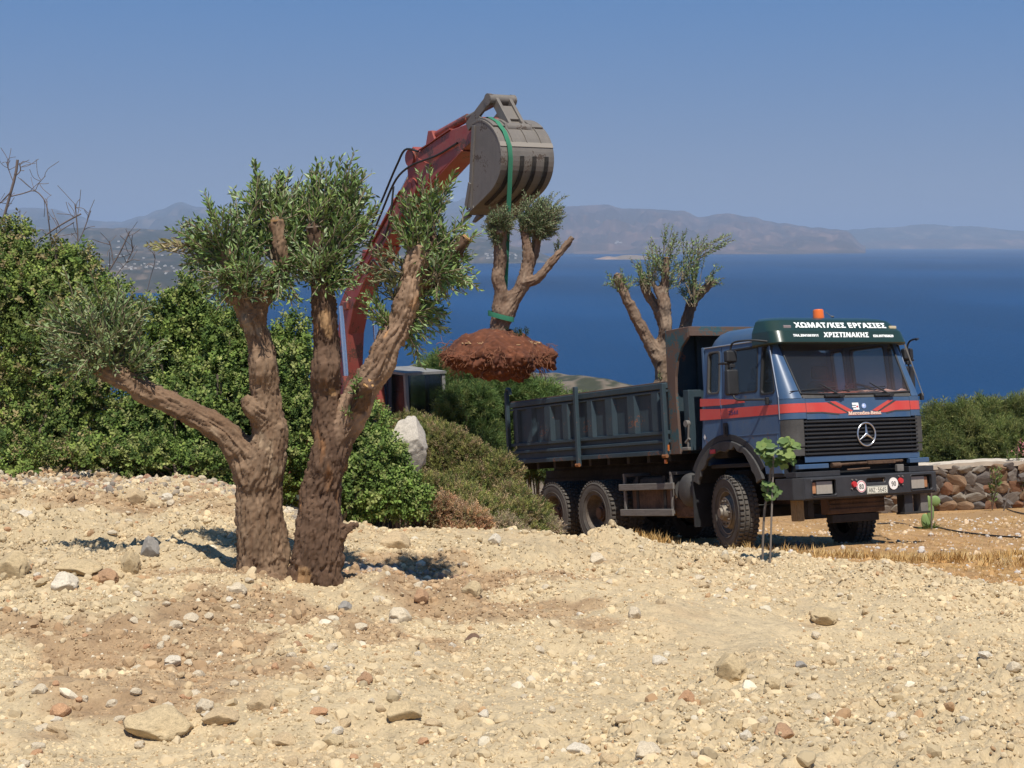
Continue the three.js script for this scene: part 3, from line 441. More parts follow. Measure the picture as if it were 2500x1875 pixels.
function mg0(g) { const p = g.index ? g : g; p.deleteAttribute('uv'); p.deleteAttribute('normal'); const key = new Map(), pos = [], col = [], idx = [], a = p.attributes.position, c = p.attributes.color; for (let i = 0; i < a.count; i++) { const k = [a.getX(i), a.getY(i), a.getZ(i)].map(v => Math.round(v * 1e4)).join(','); let j = key.get(k); if (j === undefined) { j = pos.length / 3; key.set(k, j); pos.push(a.getX(i), a.getY(i), a.getZ(i)); col.push(c.getX(i), c.getY(i), c.getZ(i)); } idx.push(j); } const r = new THREE.BufferGeometry(); r.setAttribute('position', new THREE.Float32BufferAttribute(pos, 3)); r.setAttribute('color', new THREE.Float32BufferAttribute(col, 3)); r.setIndex(idx); r.computeVertexNormals(); return r; }

// ---------- tipper truck; local axes: x forward, y up, z to its right side (the side in view) ----------
const wearMap = (k, f = 7, s = 0) => dataTex(512, (u, v) => { const a = tfbm(u, v, f, 6, 70 + s), b = tnoise(u, v, 160, 75 + s), st = tfbm(u, v * 0.15, 40, 3, 78 + s), q = clamp(1 - k * 0.5 + k * (0.9 * (a - 0.5) + 0.35 * (b - 0.5) + 0.4 * (st - 0.5))); return [q, q, q]; });
const wear1 = wearMap(0.30), wear2 = wearMap(0.55, 9, 5), wear3 = wearMap(0.8, 11, 9); for (const t of [wear1, wear2, wear3]) t.repeat.set(0.8, 0.8);
const dustTex = (paint, dust, rust, kd, kr, s) => dataTex(512, (u, v) => { const n = tfbm(u, v, 6, 6, 90 + s), m = tnoise(u, v, 90, 95 + s), str = tfbm(u, v * 0.12, 36, 4, 99 + s), d = clamp(kd * (0.35 + 1.1 * (n - 0.4) + 0.5 * (str - 0.5) + 0.3 * (m - 0.5))), r = smooth(1 - kr, 1 - kr + 0.07, n * 0.75 + 0.25 * m); return paint.map((p, i) => Math.pow(mix(mix(p, dust[i], d), rust[i], r), 1 / 2.2)); }, true);
const paintTex = (...a) => { const t = dustTex(...a); t.repeat.set(0.7, 0.7); return t; };
const blue = phy([1, 1, 1], 0.42, { map: paintTex([0.032, 0.084, 0.185], [0.125, 0.16, 0.19], [0.16, 0.08, 0.05], 0.42, 0.25, 1), clearcoat: 0.35, clearcoatRoughness: 0.25 });
const redPaint = phy([1, 1, 1], 0.45, { map: paintTex([0.60, 0.048, 0.034], [0.55, 0.22, 0.16], [0.35, 0.05, 0.04], 0.25, 0.2, 3), clearcoat: 0.3, clearcoatRoughness: 0.3 });
const bedPaint = std([1, 1, 1], 0.6, { map: paintTex([0.015, 0.036, 0.050], [0.085, 0.11, 0.12], [0.16, 0.065, 0.035], 0.30, 0.30, 5) });
const bedRust = std([1, 1, 1], 0.8, { map: paintTex([0.105, 0.060, 0.042], [0.17, 0.115, 0.085], [0.03, 0.085, 0.10], 0.4, 0.45, 7) });
const greenPaint = phy([0.018, 0.042, 0.03], 0.38, { map: wear1, clearcoat: 0.4, clearcoatRoughness: 0.2 });
const blackPlastic = std([0.03, 0.03, 0.032], 0.6, { map: wear2 });
const greyPlastic = std([0.085, 0.08, 0.075], 0.75, { map: wear2 });
const bumperSteel = std([0.042, 0.042, 0.046], 0.55, { map: wear2 });
const darkSteel = std([0.05, 0.042, 0.036], 0.85, { map: wear3 });
const rustSteel = std([0.17, 0.095, 0.055], 0.9, { map: wear3 });
const dustSteel = std([0.22, 0.20, 0.18], 0.85, { map: wear2 });
const tyreRubber = std([0.125, 0.11, 0.094], 0.92, { map: wear2 });
const rimSteel = std([0.19, 0.15, 0.115], 0.75, { map: wear3 });
const hubSteel = std([0.30, 0.255, 0.20], 0.6, { map: wear2, metalness: 0.2 });
const chrome = std([0.62, 0.62, 0.62], 0.28, { metalness: 0.9 });
const paneGlass = phy([0.88, 0.90, 0.90], 0.42, { transmission: 1, thickness: 0, ior: 1.5 });
const dimGlass = phy([0.62, 0.65, 0.62], 0.2, { transmission: 1, thickness: 0, ior: 1.5 });
const lensGlass = phy([0.42, 0.37, 0.30], 0.3, { clearcoat: 0.6, clearcoatRoughness: 0.15, map: dataTex(128, (u, v) => { const q = 0.75 + 0.2 * (Math.floor(u * 24) % 2) - 0.1 * (tnoise(u, v, 9, 4)); return [q, q, q]; }) }); lensGlass.map.repeat.set(4, 4);
const amber = phy([0.75, 0.22, 0.04], 0.35, { clearcoat: 0.5 });
const redPlastic = phy([0.55, 0.03, 0.03], 0.35, { clearcoat: 0.4 });
const seatCloth = std([0.05, 0.045, 0.045], 0.95);
const truck = thing('dump_truck', 'blue three axle tipper truck with red stripes and a green sun visor', 'truck');
{
  const fw = V3(0.48172468, 0.15218267, 0.8630074), up = V3(-0.04702333, 0.98787573, -0.14795385), sd = V3(-0.87506008, 0.03069154, 0.48304026);
  truck.quaternion.setFromRotationMatrix(new THREE.Matrix4().makeBasis(fw, up, sd)); truck.position.set(4.875, -4.148, -21.279);
}
const sub = (parent, name, label) => { const g = new THREE.Group(); g.name = name; if (label) g.userData.label = label; parent.add(g); return g; };
{
  const T = truck;
  // --- wheels
  const tyreGeo = (() => {
    const R = 0.53, w = 0.15, pr = [[0.30, -0.115], [0.33, -0.14], [0.40, -0.152], [0.46, -0.15], [0.495, -0.142], [0.508, -0.13], [0.508, 0.13], [0.495, 0.142], [0.46, 0.15], [0.40, 0.152], [0.33, 0.14], [0.30, 0.115]];
    const g = [new THREE.LatheGeometry(pr.map(p => new THREE.Vector2(...p)), 56).rotateX(Math.PI / 2)];
    const n = 44; for (let i = 0; i < n; i++) { const a = i / n * Math.PI * 2; for (const s of [-1, 1]) { g.push(bx(0.042, 0.030, 0.062, 0, R - 0.012, s * 0.112, 0.004).rotateZ(a + (s > 0 ? 0.07 : 0))); g.push(bx(0.056, 0.024, 0.05, 0, R - 0.012, s * 0.036, 0.004).rotateY(0).rotateZ(a + 0.035 + (s > 0 ? 0.05 : 0))); } }
    for (const s of [-1, 1]) for (const r of [0.475, 0.36]) g.push(new THREE.TorusGeometry(r, 0.006, 5, 56).translate(0, 0, s * 0.15));
    return mg(g);
  })();
  const outRim = mg(new THREE.LatheGeometry([[0.305, 0.125], [0.298, 0.11], [0.285, 0.05], [0.275, -0.03], [0.255, -0.075], [0.17, -0.085], [0.15, -0.09], [0.02, -0.09]].map(p => new THREE.Vector2(...p)), 40).rotateX(Math.PI / 2), new THREE.TorusGeometry(0.302, 0.012, 6, 44).translate(0, 0, 0.12));
  const rearHub = mg(cyl(0.135, 0.125, 0.13, 'z', 0, 0, -0.03, 22), cyl(0.10, 0.085, 0.05, 'z', 0, 0, 0.05, 20));
  const frontRim = mg(new THREE.LatheGeometry([[0.305, 0.115], [0.295, 0.10], [0.28, 0.06], [0.265, 0.05], [0.24, 0.075], [0.215, 0.125], [0.20, 0.14], [0.16, 0.145], [0.02, 0.145]].map(p => new THREE.Vector2(...p)), 40).rotateX(Math.PI / 2), new THREE.TorusGeometry(0.302, 0.012, 6, 44).translate(0, 0, 0.115), new THREE.TorusGeometry(0.205, 0.014, 6, 36).translate(0, 0, 0.14));
  const frontHub = mg(cyl(0.115, 0.10, 0.09, 'z', 0, 0, 0.165, 20), cyl(0.075, 0.065, 0.05, 'z', 0, 0, 0.22, 18));
  const nuts = (r, z) => mg([...Array(10)].map((_, i) => cyl(0.017, 0.015, 0.035, 'z', Math.cos(i * 0.6283) * r, Math.sin(i * 0.6283) * r, z, 6)));
  const holes = mg([...Array(10)].map((_, i) => cyl(0.024, 0.024, 0.012, 'z', Math.cos(i * 0.6283 + 0.3) * 0.25, Math.sin(i * 0.6283 + 0.3) * 0.25, 0.066, 12)));
  const nutsR = nuts(0.175, -0.07), nutsF = nuts(0.165, 0.16);
  const wheel = (x, z, front, steer = 0, flip = false, drop = 0) => {
    const w = sub(T, 'wheel', front ? 'front wheel with an ochre dusty hub' : 'dusty rear wheel with a deep dished rim'); w.position.set(x, 0.53 - drop, z); w.rotation.y = steer + (flip ? Math.PI : 0); w.rotation.z = 0.3 + x;
    part(w, 'tyre', tyreGeo, tyreRubber); part(w, 'rim', front ? frontRim : outRim, front ? hubSteel : rimSteel); part(w, 'hub', front ? frontHub : rearHub, front ? hubSteel : rustSteel); part(w, 'wheel_nuts', front ? nutsF : nutsR, rimSteel).userData.kind = 'stuff'; if (front) part(w, 'vent_holes', holes, blackPlastic).userData.kind = 'stuff';
  };
  wheel(-1.54, 1.06, true, -0.24); wheel(-1.54, -1.06, true, -0.24, true, 0.12);
  for (const x of [-5.08, -6.43]) { wheel(x, 1.07, false); wheel(x, 0.74, false); wheel(x, -1.07, false, 0, true); wheel(x, -0.74, false, 0, true); }
  // --- frame and running gear
  part(T, 'chassis_frame', mg(span(-8.0, -0.3, 0.86, 1.12, 0.36, 0.44), span(-8.0, -0.3, 0.86, 1.12, -0.44, -0.36), [-0.6, -2.2, -3.4, -4.6, -5.75, -7.2, -7.9].map(x => span(x - 0.05, x + 0.05, 0.9, 1.08, -0.36, 0.36)), span(-7.9, -2.5, 1.12, 1.255, 0.34, 0.46), span(-7.9, -2.5, 1.12, 1.255, -0.46, -0.34)), darkSteel);
  for (const x of [-1.54, -5.08, -6.43]) part(T, 'axle', mg(cyl(0.075, 0.075, 2.0, 'z', x, 0.53, 0), x < -2 ? new THREE.SphereGeometry(0.24, 16, 12).translate(x, 0.55, 0) : bx(0.16, 0.14, 1.3, x, 0.5, 0, 0.02)), darkSteel);
  for (const s of [-1, 1]) { part(T, 'leaf_spring', mg([0, 1, 2, 3].map(k => bx(1.5 - k * 0.25, 0.02, 0.09, -1.54, 0.62 + k * 0.024, s * 0.44, 0.002))), rustSteel); part(T, 'leaf_spring', mg([0, 1, 2, 3, 4].map(k => bx(1.35 - k * 0.2, 0.025, 0.1, -5.75, 0.74 - k * 0.03, s * 0.5, 0.002))), rustSteel); }
  part(T, 'engine', mg(span(-1.9, -0.35, 0.6, 1.3, -0.33, 0.33, 0.04), span(-3.0, -1.9, 0.62, 1.0, -0.2, 0.2, 0.05), bar([-3, 0.75, 0], [-5, 0.6, 0], 0.06)), darkSteel);
  part(T, 'front_crossmember', mg(span(-0.34, -0.18, 0.46, 0.68, -0.52, 0.50, 0.012), [0.50, 0.56, 0.62].map(y => span(-0.185, -0.165, y, y + 0.03, -0.5, 0.48, 0.003))), rustSteel);
  part(T, 'cooler_guard', mg(span(-0.32, -0.2, 0.34, 0.45, -0.42, 0.42, 0.01)), darkSteel);
  part(T, 'tow_bracket', span(-0.22, -0.08, 0.40, 0.69, 1.0, 1.12, 0.01), std([0.36, 0.24, 0.11], 0.85, { map: wear2 }), 'ochre bracket under the bumper');
  part(T, 'tow_bracket', span(-0.24, -0.12, 0.44, 0.69, 0.80, 0.9, 0.01), darkSteel);
  for (const [z0, z1] of [[-0.86, -0.70], [-1.14, -1.0]]) part(T, 'cab_step', mg(span(-0.14, 0.02, 0.42, 0.69, z0, z1, 0.012)), z0 > -0.9 ? bumperSteel : dustSteel);
  part(T, 'step_tread', span(-0.14, 0.03, 0.40, 0.43, -1.16, -0.68, 0.005), darkSteel);
  // --- fuel tank with its guard rails, air drum, flaps
  const tank = part(T, 'fuel_tank', mg(bx(1.22, 0.60, 0.62, -3.58, 0.78, 0.80, 0.12)), rustSteel);
  for (const x of [-3.95, -3.2]) part(tank, 'strap', mg(bx(0.07, 0.62, 0.64, x, 0.78, 0.80, 0.12)), darkSteel);
  part(T, 'guard_rail', bx(1.50, 0.10, 0.035, -3.58, 0.93, 1.20, 0.008), dustSteel); part(T, 'guard_rail', bx(1.44, 0.105, 0.035, -3.6, 0.535, 1.20, 0.008), dustSteel);
  for (const x of [-4.22, -2.93]) part(T, 'guard_post', mg(bx(0.05, 0.62, 0.04, x, 0.82, 1.165), bx(0.05, 0.05, 0.5, x, 1.12, 0.94)), dustSteel);
  part(T, 'air_drum', mg(new THREE.LatheGeometry([[0.0, 0.17], [0.10, 0.165], [0.19, 0.14], [0.24, 0.09], [0.255, 0.03], [0.25, -0.1], [0.2, -0.3], [0, -0.32]].map(p => new THREE.Vector2(...p)), 30).rotateX(Math.PI / 2).translate(-2.53, 0.86, 1.06), cyl(0.15, 0.17, 0.05, 'x', -2.79, 0.86, 1.05)), greyPlastic);
  part(T, 'side_marker', mg(new THREE.SphereGeometry(0.045, 12, 8).scale(0.8, 1, 0.7).translate(-2.3, 0.66, 1.2)), amber);
  part(T, 'battery_box', span(-2.95, -2.35, 0.45, 0.75, 0.62, 1.1, 0.02), rustSteel);
  part(T, 'mud_flap', mg(span(-2.29, -2.26, 0.32, 1.08, 0.80, 1.25, 0.004)), blackPlastic); part(T, 'mud_flap', mg(span(-2.29, -2.26, 0.32, 1.08, -1.25, -0.80, 0.004)), blackPlastic);
  // --- front mudguards with a torn lip
  for (const s of [1, -1]) {
    const arc = (r, a0, a1, n, j = 0) => [...Array(n + 1)].map((_, i) => { const a = (a0 + (a1 - a0) * i / n) * Math.PI / 180, q = r + (j ? j * noise(i * 1.7, s, 3) : 0); return [-1.43 + Math.cos(a) * q, 0.66 + Math.sin(a) * q]; });
    part(T, 'mudguard', mg(ext([...arc(0.885, 22, 158, 26), ...arc(0.745, 158, 22, 26, 0.03).map(([x, y], i) => [x, y + (i > 15 && i < 22 ? 0.05 : 0)])], 0.05, 0.01).translate(0, 0, s * 1.235)), greyPlastic);
    part(T, 'mudguard_lining', mg(ringSheet(-1.43, 0.66, 0.86, 20, 160, s * 0.72, s * 1.22)), blackPlastic);
    part(T, 'wheel_arch_skirt', mg(ext([...arc(0.98, 30, 150, 24), ...arc(0.89, 150, 30, 24)], 0.03, 0.005).translate(0, 0, s * 1.225)), blackPlastic);
  }
  part(T, 'side_marker', bx(0.13, 0.06, 0.012, -1.72, 1.405, 1.265, 0.003), redPlastic);
}
function ringSheet(cx, cy, r, a0, a1, z0, z1) { return gridGeo(24, 2, (i, j) => { const a = (a0 + (a1 - a0) * i / 23) * Math.PI / 180; return [cx + Math.cos(a) * r, cy + Math.sin(a) * r, j ? z1 : z0]; }); }

// --- cab
const cabX = y => y < 1.76 ? 0 : y < 2.05 ? -(y - 1.76) * 0.05 : -0.0145 - (y - 2.05) * 0.5;
const cabW = y => y < 2.1 ? 1.22 : 1.22 - (y - 2.1) * 0.09;
const cabR = y => y < 2.05 ? 0.20 : mix(0.20, 0.07, (y - 2.05) / 0.85);
function cabPt(u, y, off = 0) { const R = cabR(y), F = cabW(y) - R, s = Math.sign(u) || 1, a = Math.abs(u), x = cabX(y); if (a <= F) return [x + off, y, u]; const th = Math.min(Math.PI / 2, (a - F) / R); return [x - R + (R + off) * Math.cos(th), y, s * (F + (R + off) * Math.sin(th))]; }
const cabEnd = y => cabW(y) - cabR(y) + cabR(y) * Math.PI / 2;
function cabSheet(u0, u1, y0, y1, off, nu = 14, ny = 6) { const f = (u, y) => typeof u === 'function' ? u(y) : u; return gridGeo(nu, ny, (i, j) => { const y = mix(y0, y1, j / (ny - 1)); return cabPt(mix(f(u0, y), f(u1, y), i / (nu - 1)), y, off); }); }
function cabPoly(pts, off) { // flat polygon in (u, y) laid on the front
  const s = new THREE.ShapeGeometry(new THREE.Shape(pts.map(p => new THREE.Vector2(...p)))); const p = s.attributes.position; for (let i = 0; i < p.count; i++) p.setXYZ(i, ...cabPt(p.getX(i), p.getY(i), off)); s.computeVertexNormals(); return s;
}
const slope = g => warp(g, v => { if (v.y > 2.1) v.z -= Math.sign(v.z) * (v.y - 2.1) * 0.09; });
{
  const T = truck, C = sub(T, 'cab', 'blue day cab'); C.userData.label = 'blue cab with red side stripes';
  const arcY = x => { const q = 0.97 * 0.97 - (x + 1.43) ** 2; return q > 0 ? 0.66 + Math.sqrt(q) : 0.66; };
  const arcPts = (x0, x1, n) => [...Array(n + 1)].map((_, i) => { const x = mix(x0, x1, i / n); return [x, Math.max(1.05, arcY(x))]; });
  const winRear = rpath(-1.84, -1.57, 2.24, 2.83, 0.05), winDoor = rpath(-1.41, -0.68, 2.20, 2.82, 0.05), winQ = rpath(-0.60, -0.30, 2.15, 2.81, 0.05, 0.02, -0.11);
  const ring = (o, k) => { const c = [o.reduce((a, p) => a + p[0], 0) / o.length, o.reduce((a, p) => a + p[1], 0) / o.length]; return o.map(([x, y]) => [x + Math.sign(x - c[0]) * k, y + Math.sign(y - c[1]) * k]); };
  for (const s of [1, -1]) {
    part(C, 'side_panel', mg(slope(ext([...arcPts(-2.04, -1.53, 8), [-1.53, 2.9], [-1.94, 2.9]], 0.045, 0.008, [winRear]).translate(0, 0, s * 1.2))), blue);
    const door = part(C, 'door', mg(slope(ext([...arcPts(-1.52, -0.60, 14), [-0.58, 1.05], [-0.21, 1.05], [-0.21, 2.06], [-0.44, 2.9], [-1.52, 2.9]], 0.05, 0.008, [winDoor, winQ]).translate(0, 0, s * 1.2))), blue);
    for (const w of [winDoor, winQ]) { part(door, 'window', mg(slope(ext(ring(w, 0.004), 0.006, 0, []).translate(0, 0, s * 1.195))), dimGlass); part(door, 'window_seal', mg(slope(ext(ring(w, 0.014), 0.065, 0.004, [ring(w, -0.012)]).translate(0, 0, s * 1.2))), blackPlastic); }
    part(C, 'rear_side_window', mg(slope(ext(ring(winRear, 0.004), 0.006, 0).translate(0, 0, s * 1.195))), dimGlass); part(C, 'window_seal', mg(slope(ext(ring(winRear, 0.014), 0.06, 0.004, [ring(winRear, -0.012)]).translate(0, 0, s * 1.2))), greyPlastic);
    part(door, 'door_handle', mg(bx(0.09, 0.20, 0.03, -1.42, 1.70, s * 1.235, 0.01), bx(0.05, 0.12, 0.02, -1.42, 1.69, s * 1.255, 0.006)), blackPlastic);
    part(C, 'stripe', mg(ext([[-2.035, 1.865], [-1.535, 1.86], [-1.535, 2.005], [-2.025, 2.03]], 0.004, 0).translate(0, 0, s * 1.226)), redPaint); part(C, 'stripe', mg(ext([[-2.02, 2.065], [-1.535, 2.055], [-1.535, 2.15], [-2.01, 2.18]], 0.004, 0).translate(0, 0, s * 1.226)), redPaint);
    part(door, 'stripe', mg(ext([[-1.515, 1.86], [-0.215, 1.855], [-0.215, 1.985], [-1.515, 2.005]], 0.004, 0).translate(0, 0, s * 1.2285)), redPaint); part(door, 'stripe', mg(ext([[-1.515, 2.055], [-0.95, 2.06], [-1.0, 2.10], [-1.515, 2.145]], 0.004, 0).translate(0, 0, s * 1.2285)), redPaint);
    part(door, 'moulding', mg(bx(1.25, 0.012, 0.008, -0.87, 1.60, s * 1.227, 0.003), bx(0.012, 0.3, 0.008, -0.28, 1.45, s * 1.227, 0.003)), blue);
    // corner, pillar
    part(C, 'corner_panel', mg(cabSheet(s * 0.935, y => s * cabEnd(y), 1.775, 2.05, 0, 12, 4)), blue);
    part(C, 'stripe', mg(cabSheet(s * 0.935, y => s * cabEnd(y), 1.862, 1.985, 0.004, 12, 2)), redPaint);
    part(C, 'corner_cover', mg(cabSheet(s * 1.0, y => s * (cabEnd(y) + 0), 1.40, 1.765, 0.012, 12, 3), cabSheet(s * 1.0, y => s * cabEnd(y), 1.28, 1.385, 0.004, 12, 3)), greyPlastic);
    part(C, 'pillar', mg(cabSheet(y => s * (cabW(y) - cabR(y) - 0.04), y => s * cabEnd(y), 2.055, 2.90, 0, 12, 10)), blue);
    part(C, 'gutter', mg(bar([-0.21, 1.78, s * 1.228], [-0.21, 2.08, s * 1.228], 0.008, 6), bar([-0.21, 2.08, s * 1.228], [-0.45, 2.9, s * 1.157], 0.009, 6), bar([-0.45, 2.895, s * 1.157], [-1.93, 2.905, s * 1.157], 0.011, 6)), chromeDull());
    part(C, 'lower_side', mg(span(-0.58, -0.2, 1.0, 1.28, s * 1.12, s * 1.2, 0.01)), blackPlastic);
  }
  part(C, 'front_panel', mg(cabSheet(-0.93, 0.93, 1.765, 2.045, 0, 4, 4)), blue);
  const Z0 = -0.05;
  for (const s of [1, -1]) {
    const k = s, o = Z0 * 0 - 0.06;
    part(C, 'stripe', mg(cabPoly([[k * 0.928, 1.862], [k * 0.66 + 0, 1.862], [k * 0.40 + o, 1.832], [k * 0.28 + o, 1.838], [k * 0.62 + o, 1.988], [k * 0.928, 1.988]], 0.004)), redPaint);
    part(C, 'stripe', mg(cabPoly([[k * 0.26 + o, 1.850], [k * 0.17 + o, 1.866], [k * 0.47 + o, 2.0], [k * 0.57 + o, 2.0]], 0.004)), redPaint);
    part(C, 'pinstripe', mg(cabPoly([[k * 0.28 + o, 1.838], [k * 0.255 + o, 1.848], [k * 0.575 + o, 1.995], [k * 0.62 + o, 1.992]], 0.006), cabPoly([[k * 0.928, 1.845], [k * 0.66, 1.845], [k * 0.42 + o, 1.815], [k * 0.42 + o, 1.83], [k * 0.66, 1.86], [k * 0.928, 1.86]], 0.005)), greyPlastic);
  }
  // windscreen, seal, cowl, wipers
  const wsW = y => cabW(y) - cabR(y) - 0.055;
  part(C, 'windscreen', mg(cabSheet(y => -wsW(y), y => wsW(y), 2.12, 2.84, -0.006, 6, 8)), paneGlass);
  part(C, 'windscreen_seal', mg(tube([[...cabPt(-wsW(2.14), 2.12, 0.002)], [...cabPt(-0.5, 2.105, 0.002)], [...cabPt(0.5, 2.105, 0.002)], [...cabPt(wsW(2.14), 2.12, 0.002)]], 0.016, 6, 12), tube([cabPt(wsW(2.12), 2.115, 0.002), cabPt(wsW(2.5), 2.5, 0.002), cabPt(wsW(2.84), 2.84, 0.002)], 0.016, 6, 10), tube([cabPt(-wsW(2.12), 2.115, 0.002), cabPt(-wsW(2.5), 2.5, 0.002), cabPt(-wsW(2.84), 2.84, 0.002)], 0.016, 6, 10)), blackPlastic);
  part(C, 'cowl', mg(cabSheet(-0.96, 0.96, 2.05, 2.11, -0.004, 6, 3)), greyPlastic);
  part(C, 'header', mg(cabSheet(y => -cabEnd(y), y => cabEnd(y), 2.835, 2.92, -0.002, 20, 3)), blue);
  for (const z of [0.33, -0.56]) { part(C, 'wiper', mg(bar(cabPt(z, 2.075, 0.05), cabPt(z + 0.28, 2.255, 0.035), 0.016, 6, 0.009), bar(cabPt(z + 0.02, 2.20, 0.03), cabPt(z + 0.80, 2.19 - 0.04, 0.03), 0.007, 5), bx(0.05, 0.035, 0.34, -0.0, 2.075, z + 0.1, 0.01), cyl(0.03, 0.03, 0.06, 'x', 0.0, 2.08, z, 10)), blackPlastic); }
  // roof, visor, beacon, aerial
  part(C, 'roof', mg(roofGeo()), blue); part(C, 'rear_wall', mg(span(-2.0, -1.95, 1.2, 2.92, -1.17, 1.17, 0.01)), blue); part(C, 'floor', span(-1.95, -0.12, 1.16, 1.22, -1.14, 1.14, 0.01), darkSteel); part(C, 'headlining', span(-1.92, -0.5, 2.87, 2.89, -1.1, 1.1, 0.004), greyPlastic);
  const vis = part(C, 'sun_visor', mg(visorGeo()), greenPaint, 'dark green sun visor with white Greek lettering');
  const vp = (z, y) => { const x = y < 3.0 ? mix(-0.20, -0.28, (y - 2.83) / 0.17) : mix(-0.28, -0.44, (y - 3.0) / 0.16); return [x + 0.006, y + 0.003, z]; };
  const sign = (z0, z1, y0, y1, draw, w, h) => { const q = gridGeo(2, 2, (i, j) => vp(i ? z1 : z0, j ? y1 : y0)); const uv = q.attributes.uv; [[0, 0], [1, 0], [0, 1], [1, 1]].forEach((e, i) => uv.setXY(i, ...e)); const m = std([1, 1, 1], 0.5, { map: canvasTex(w, h, draw), transparent: true, alphaTest: 0.4, side: THREE.DoubleSide }); return part(vis, 'lettering', q, m); };
  const txt = (s, font, fill = '#f2f2ee') => (c, w, h) => { c.clearRect(0, 0, w, h); c.fillStyle = fill; c.font = font; c.textAlign = 'center'; c.textBaseline = 'middle'; const m = c.measureText(s).width; c.save(); c.translate(w / 2, h / 2); c.scale(w * 0.97 / m, 1); c.lineWidth = 3; c.strokeStyle = fill; c.strokeText(s, 0, 0); c.fillText(s, 0, 0); c.restore(); };
  sign(0.80, -0.90, 3.025, 3.135, txt('ΧΩΜΑΤ/ΚΕΣ ΕΡΓΑΣΙΕΣ', 'italic bold 108px sans-serif'), 1400, 110);
  sign(0.37, -0.47, 2.885, 2.985, txt('ΧΡΙΣΤΙΝΑΚΗΣ', 'italic bold 108px sans-serif'), 760, 110);
  sign(0.90, 0.44, 2.90, 2.95, txt('ΤΗΛ.2841061911', 'italic bold 60px sans-serif'), 480, 64); sign(-0.53, -0.92, 2.895, 2.945, txt('ΚΙΝ.6977658629', 'italic bold 60px sans-serif'), 480, 64);
  for (const [z, m] of [[0.91, std([0.25, 0.2, 0.2], 0.5)], [-1.0, std([0.55, 0.45, 0.3], 0.5)]]) part(vis, 'marker_lamp', bx(0.03, 0.045, 0.13, -0.335, 3.055, z, 0.01), m);
  const bc = part(C, 'beacon', mg(new THREE.LatheGeometry([[0, 0.135], [0.06, 0.133], [0.075, 0.12], [0.08, 0.02], [0.08, 0]].map(p => new THREE.Vector2(...p)), 24).translate(-0.72, 3.215, 0.02)), phy([0.8, 0.16, 0.02], 0.3, { clearcoat: 0.5 }), 'orange rotating beacon'); part(bc, 'beacon_base', cyl(0.085, 0.085, 0.04, 'y', -0.72, 3.2, 0.02), blackPlastic);
  part(C, 'aerial', mg(bar([-0.8, 3.18, -0.42], [-0.85, 3.33, -0.22], 0.005, 5), new THREE.SphereGeometry(0.022, 8, 6).scale(1, 0.6, 1.4).translate(-0.82, 3.26, -0.32)), dustSteel);
  // inside
  part(C, 'dashboard', mg(span(-0.42, -0.04, 1.9, 2.10, -1.05, 1.05, 0.03)), std([0.12, 0.11, 0.10], 0.9)); part(C, 'dash_cloth', mg(warp(new THREE.BoxGeometry(0.28, 0.02, 0.62, 6, 1, 12), v => { v.y += 0.012 * noise(v.x * 20, 0, v.z * 20); }).translate(-0.22, 2.118, 0.22)), std([0.50, 0.17, 0.12], 0.95), 'faded red cloth on the dashboard'); part(C, 'dash_papers', mg(warp(new THREE.BoxGeometry(0.22, 0.03, 0.75, 6, 1, 14), v => { v.y += 0.03 * noise(v.x * 14, 3, v.z * 14); }).translate(-0.2, 2.13, -0.62)), std([0.55, 0.30, 0.24], 0.95));
  part(C, 'steering_wheel', mg(new THREE.TorusGeometry(0.23, 0.018, 8, 32).rotateX(Math.PI / 2).rotateZ(-0.5).translate(-0.55, 2.17, -0.55), bar([-0.55, 2.17, -0.55], [-0.4, 1.9, -0.55], 0.03), bar([-0.55, 2.17, -0.77], [-0.55, 2.17, -0.33], 0.014)), blackPlastic);
  for (const z of [0.55, -0.55]) { const st = part(C, 'seat', mg(span(-1.35, -0.8, 1.45, 1.65, z - 0.25, z + 0.25, 0.06)), seatCloth); part(st, 'seat_back', mg(bx(0.16, 0.75, 0.48, -1.42, 2.0, z, 0.07).rotateZ(0)), seatCloth); part(st, 'headrest', mg(bx(0.1, 0.2, 0.28, -1.45, 2.5, z, 0.04)), seatCloth); }
  part(C, 'rear_locker', span(-1.94, -1.6, 1.3, 2.05, -1.1, 1.1, 0.03), seatCloth);
  // grille and emblem
  const G = sub(C, 'grille', 'black slatted radiator grille'); part(G, 'backing', span(-0.06, -0.03, 1.27, 1.75, -1.04, 1.0, 0.004), std([0.012, 0.012, 0.013], 0.8));
  for (let i = 0; i < 9; i++) part(G, 'slat', mg(bx(0.04, 0.026, 2.03, -0.005, 1.295 + i * 0.0545, -0.02, 0.006)), blackPlastic);
  for (const z of [0.99, 0.93, -0.93, -1.04]) part(G, 'upright', span(-0.028, -0.012, 1.275, 1.755, z - 0.008, z + 0.008, 0.002), blackPlastic);
  part(G, 'emblem', mg(new THREE.TorusGeometry(0.158, 0.013, 8, 40).rotateY(Math.PI / 2).translate(0.032, 1.535, -0.07), [0, 1, 2].map(k => new THREE.CylinderGeometry(0.003, 0.026, 0.155, 4).rotateY(Math.PI / 4).scale(0.7, 1, 1).translate(0, 0.0775, 0).rotateX(k * Math.PI * 2 / 3).translate(0.032, 1.535, -0.07))), chrome, 'chrome three pointed star in a ring');
  const badge = (name, z0, z1, y0, y1, draw, w, h, off = 0.007) => { const q = gridGeo(2, 2, (i, j) => cabPt(i ? z1 : z0, j ? y1 : y0, off)), uv = q.attributes.uv; [[0, 0], [1, 0], [0, 1], [1, 1]].forEach((e, i) => uv.setXY(i, ...e)); return part(C, name, q, std([1, 1, 1], 0.5, { map: canvasTex(w, h, draw), transparent: true, alphaTest: 0.4, side: THREE.DoubleSide })); };
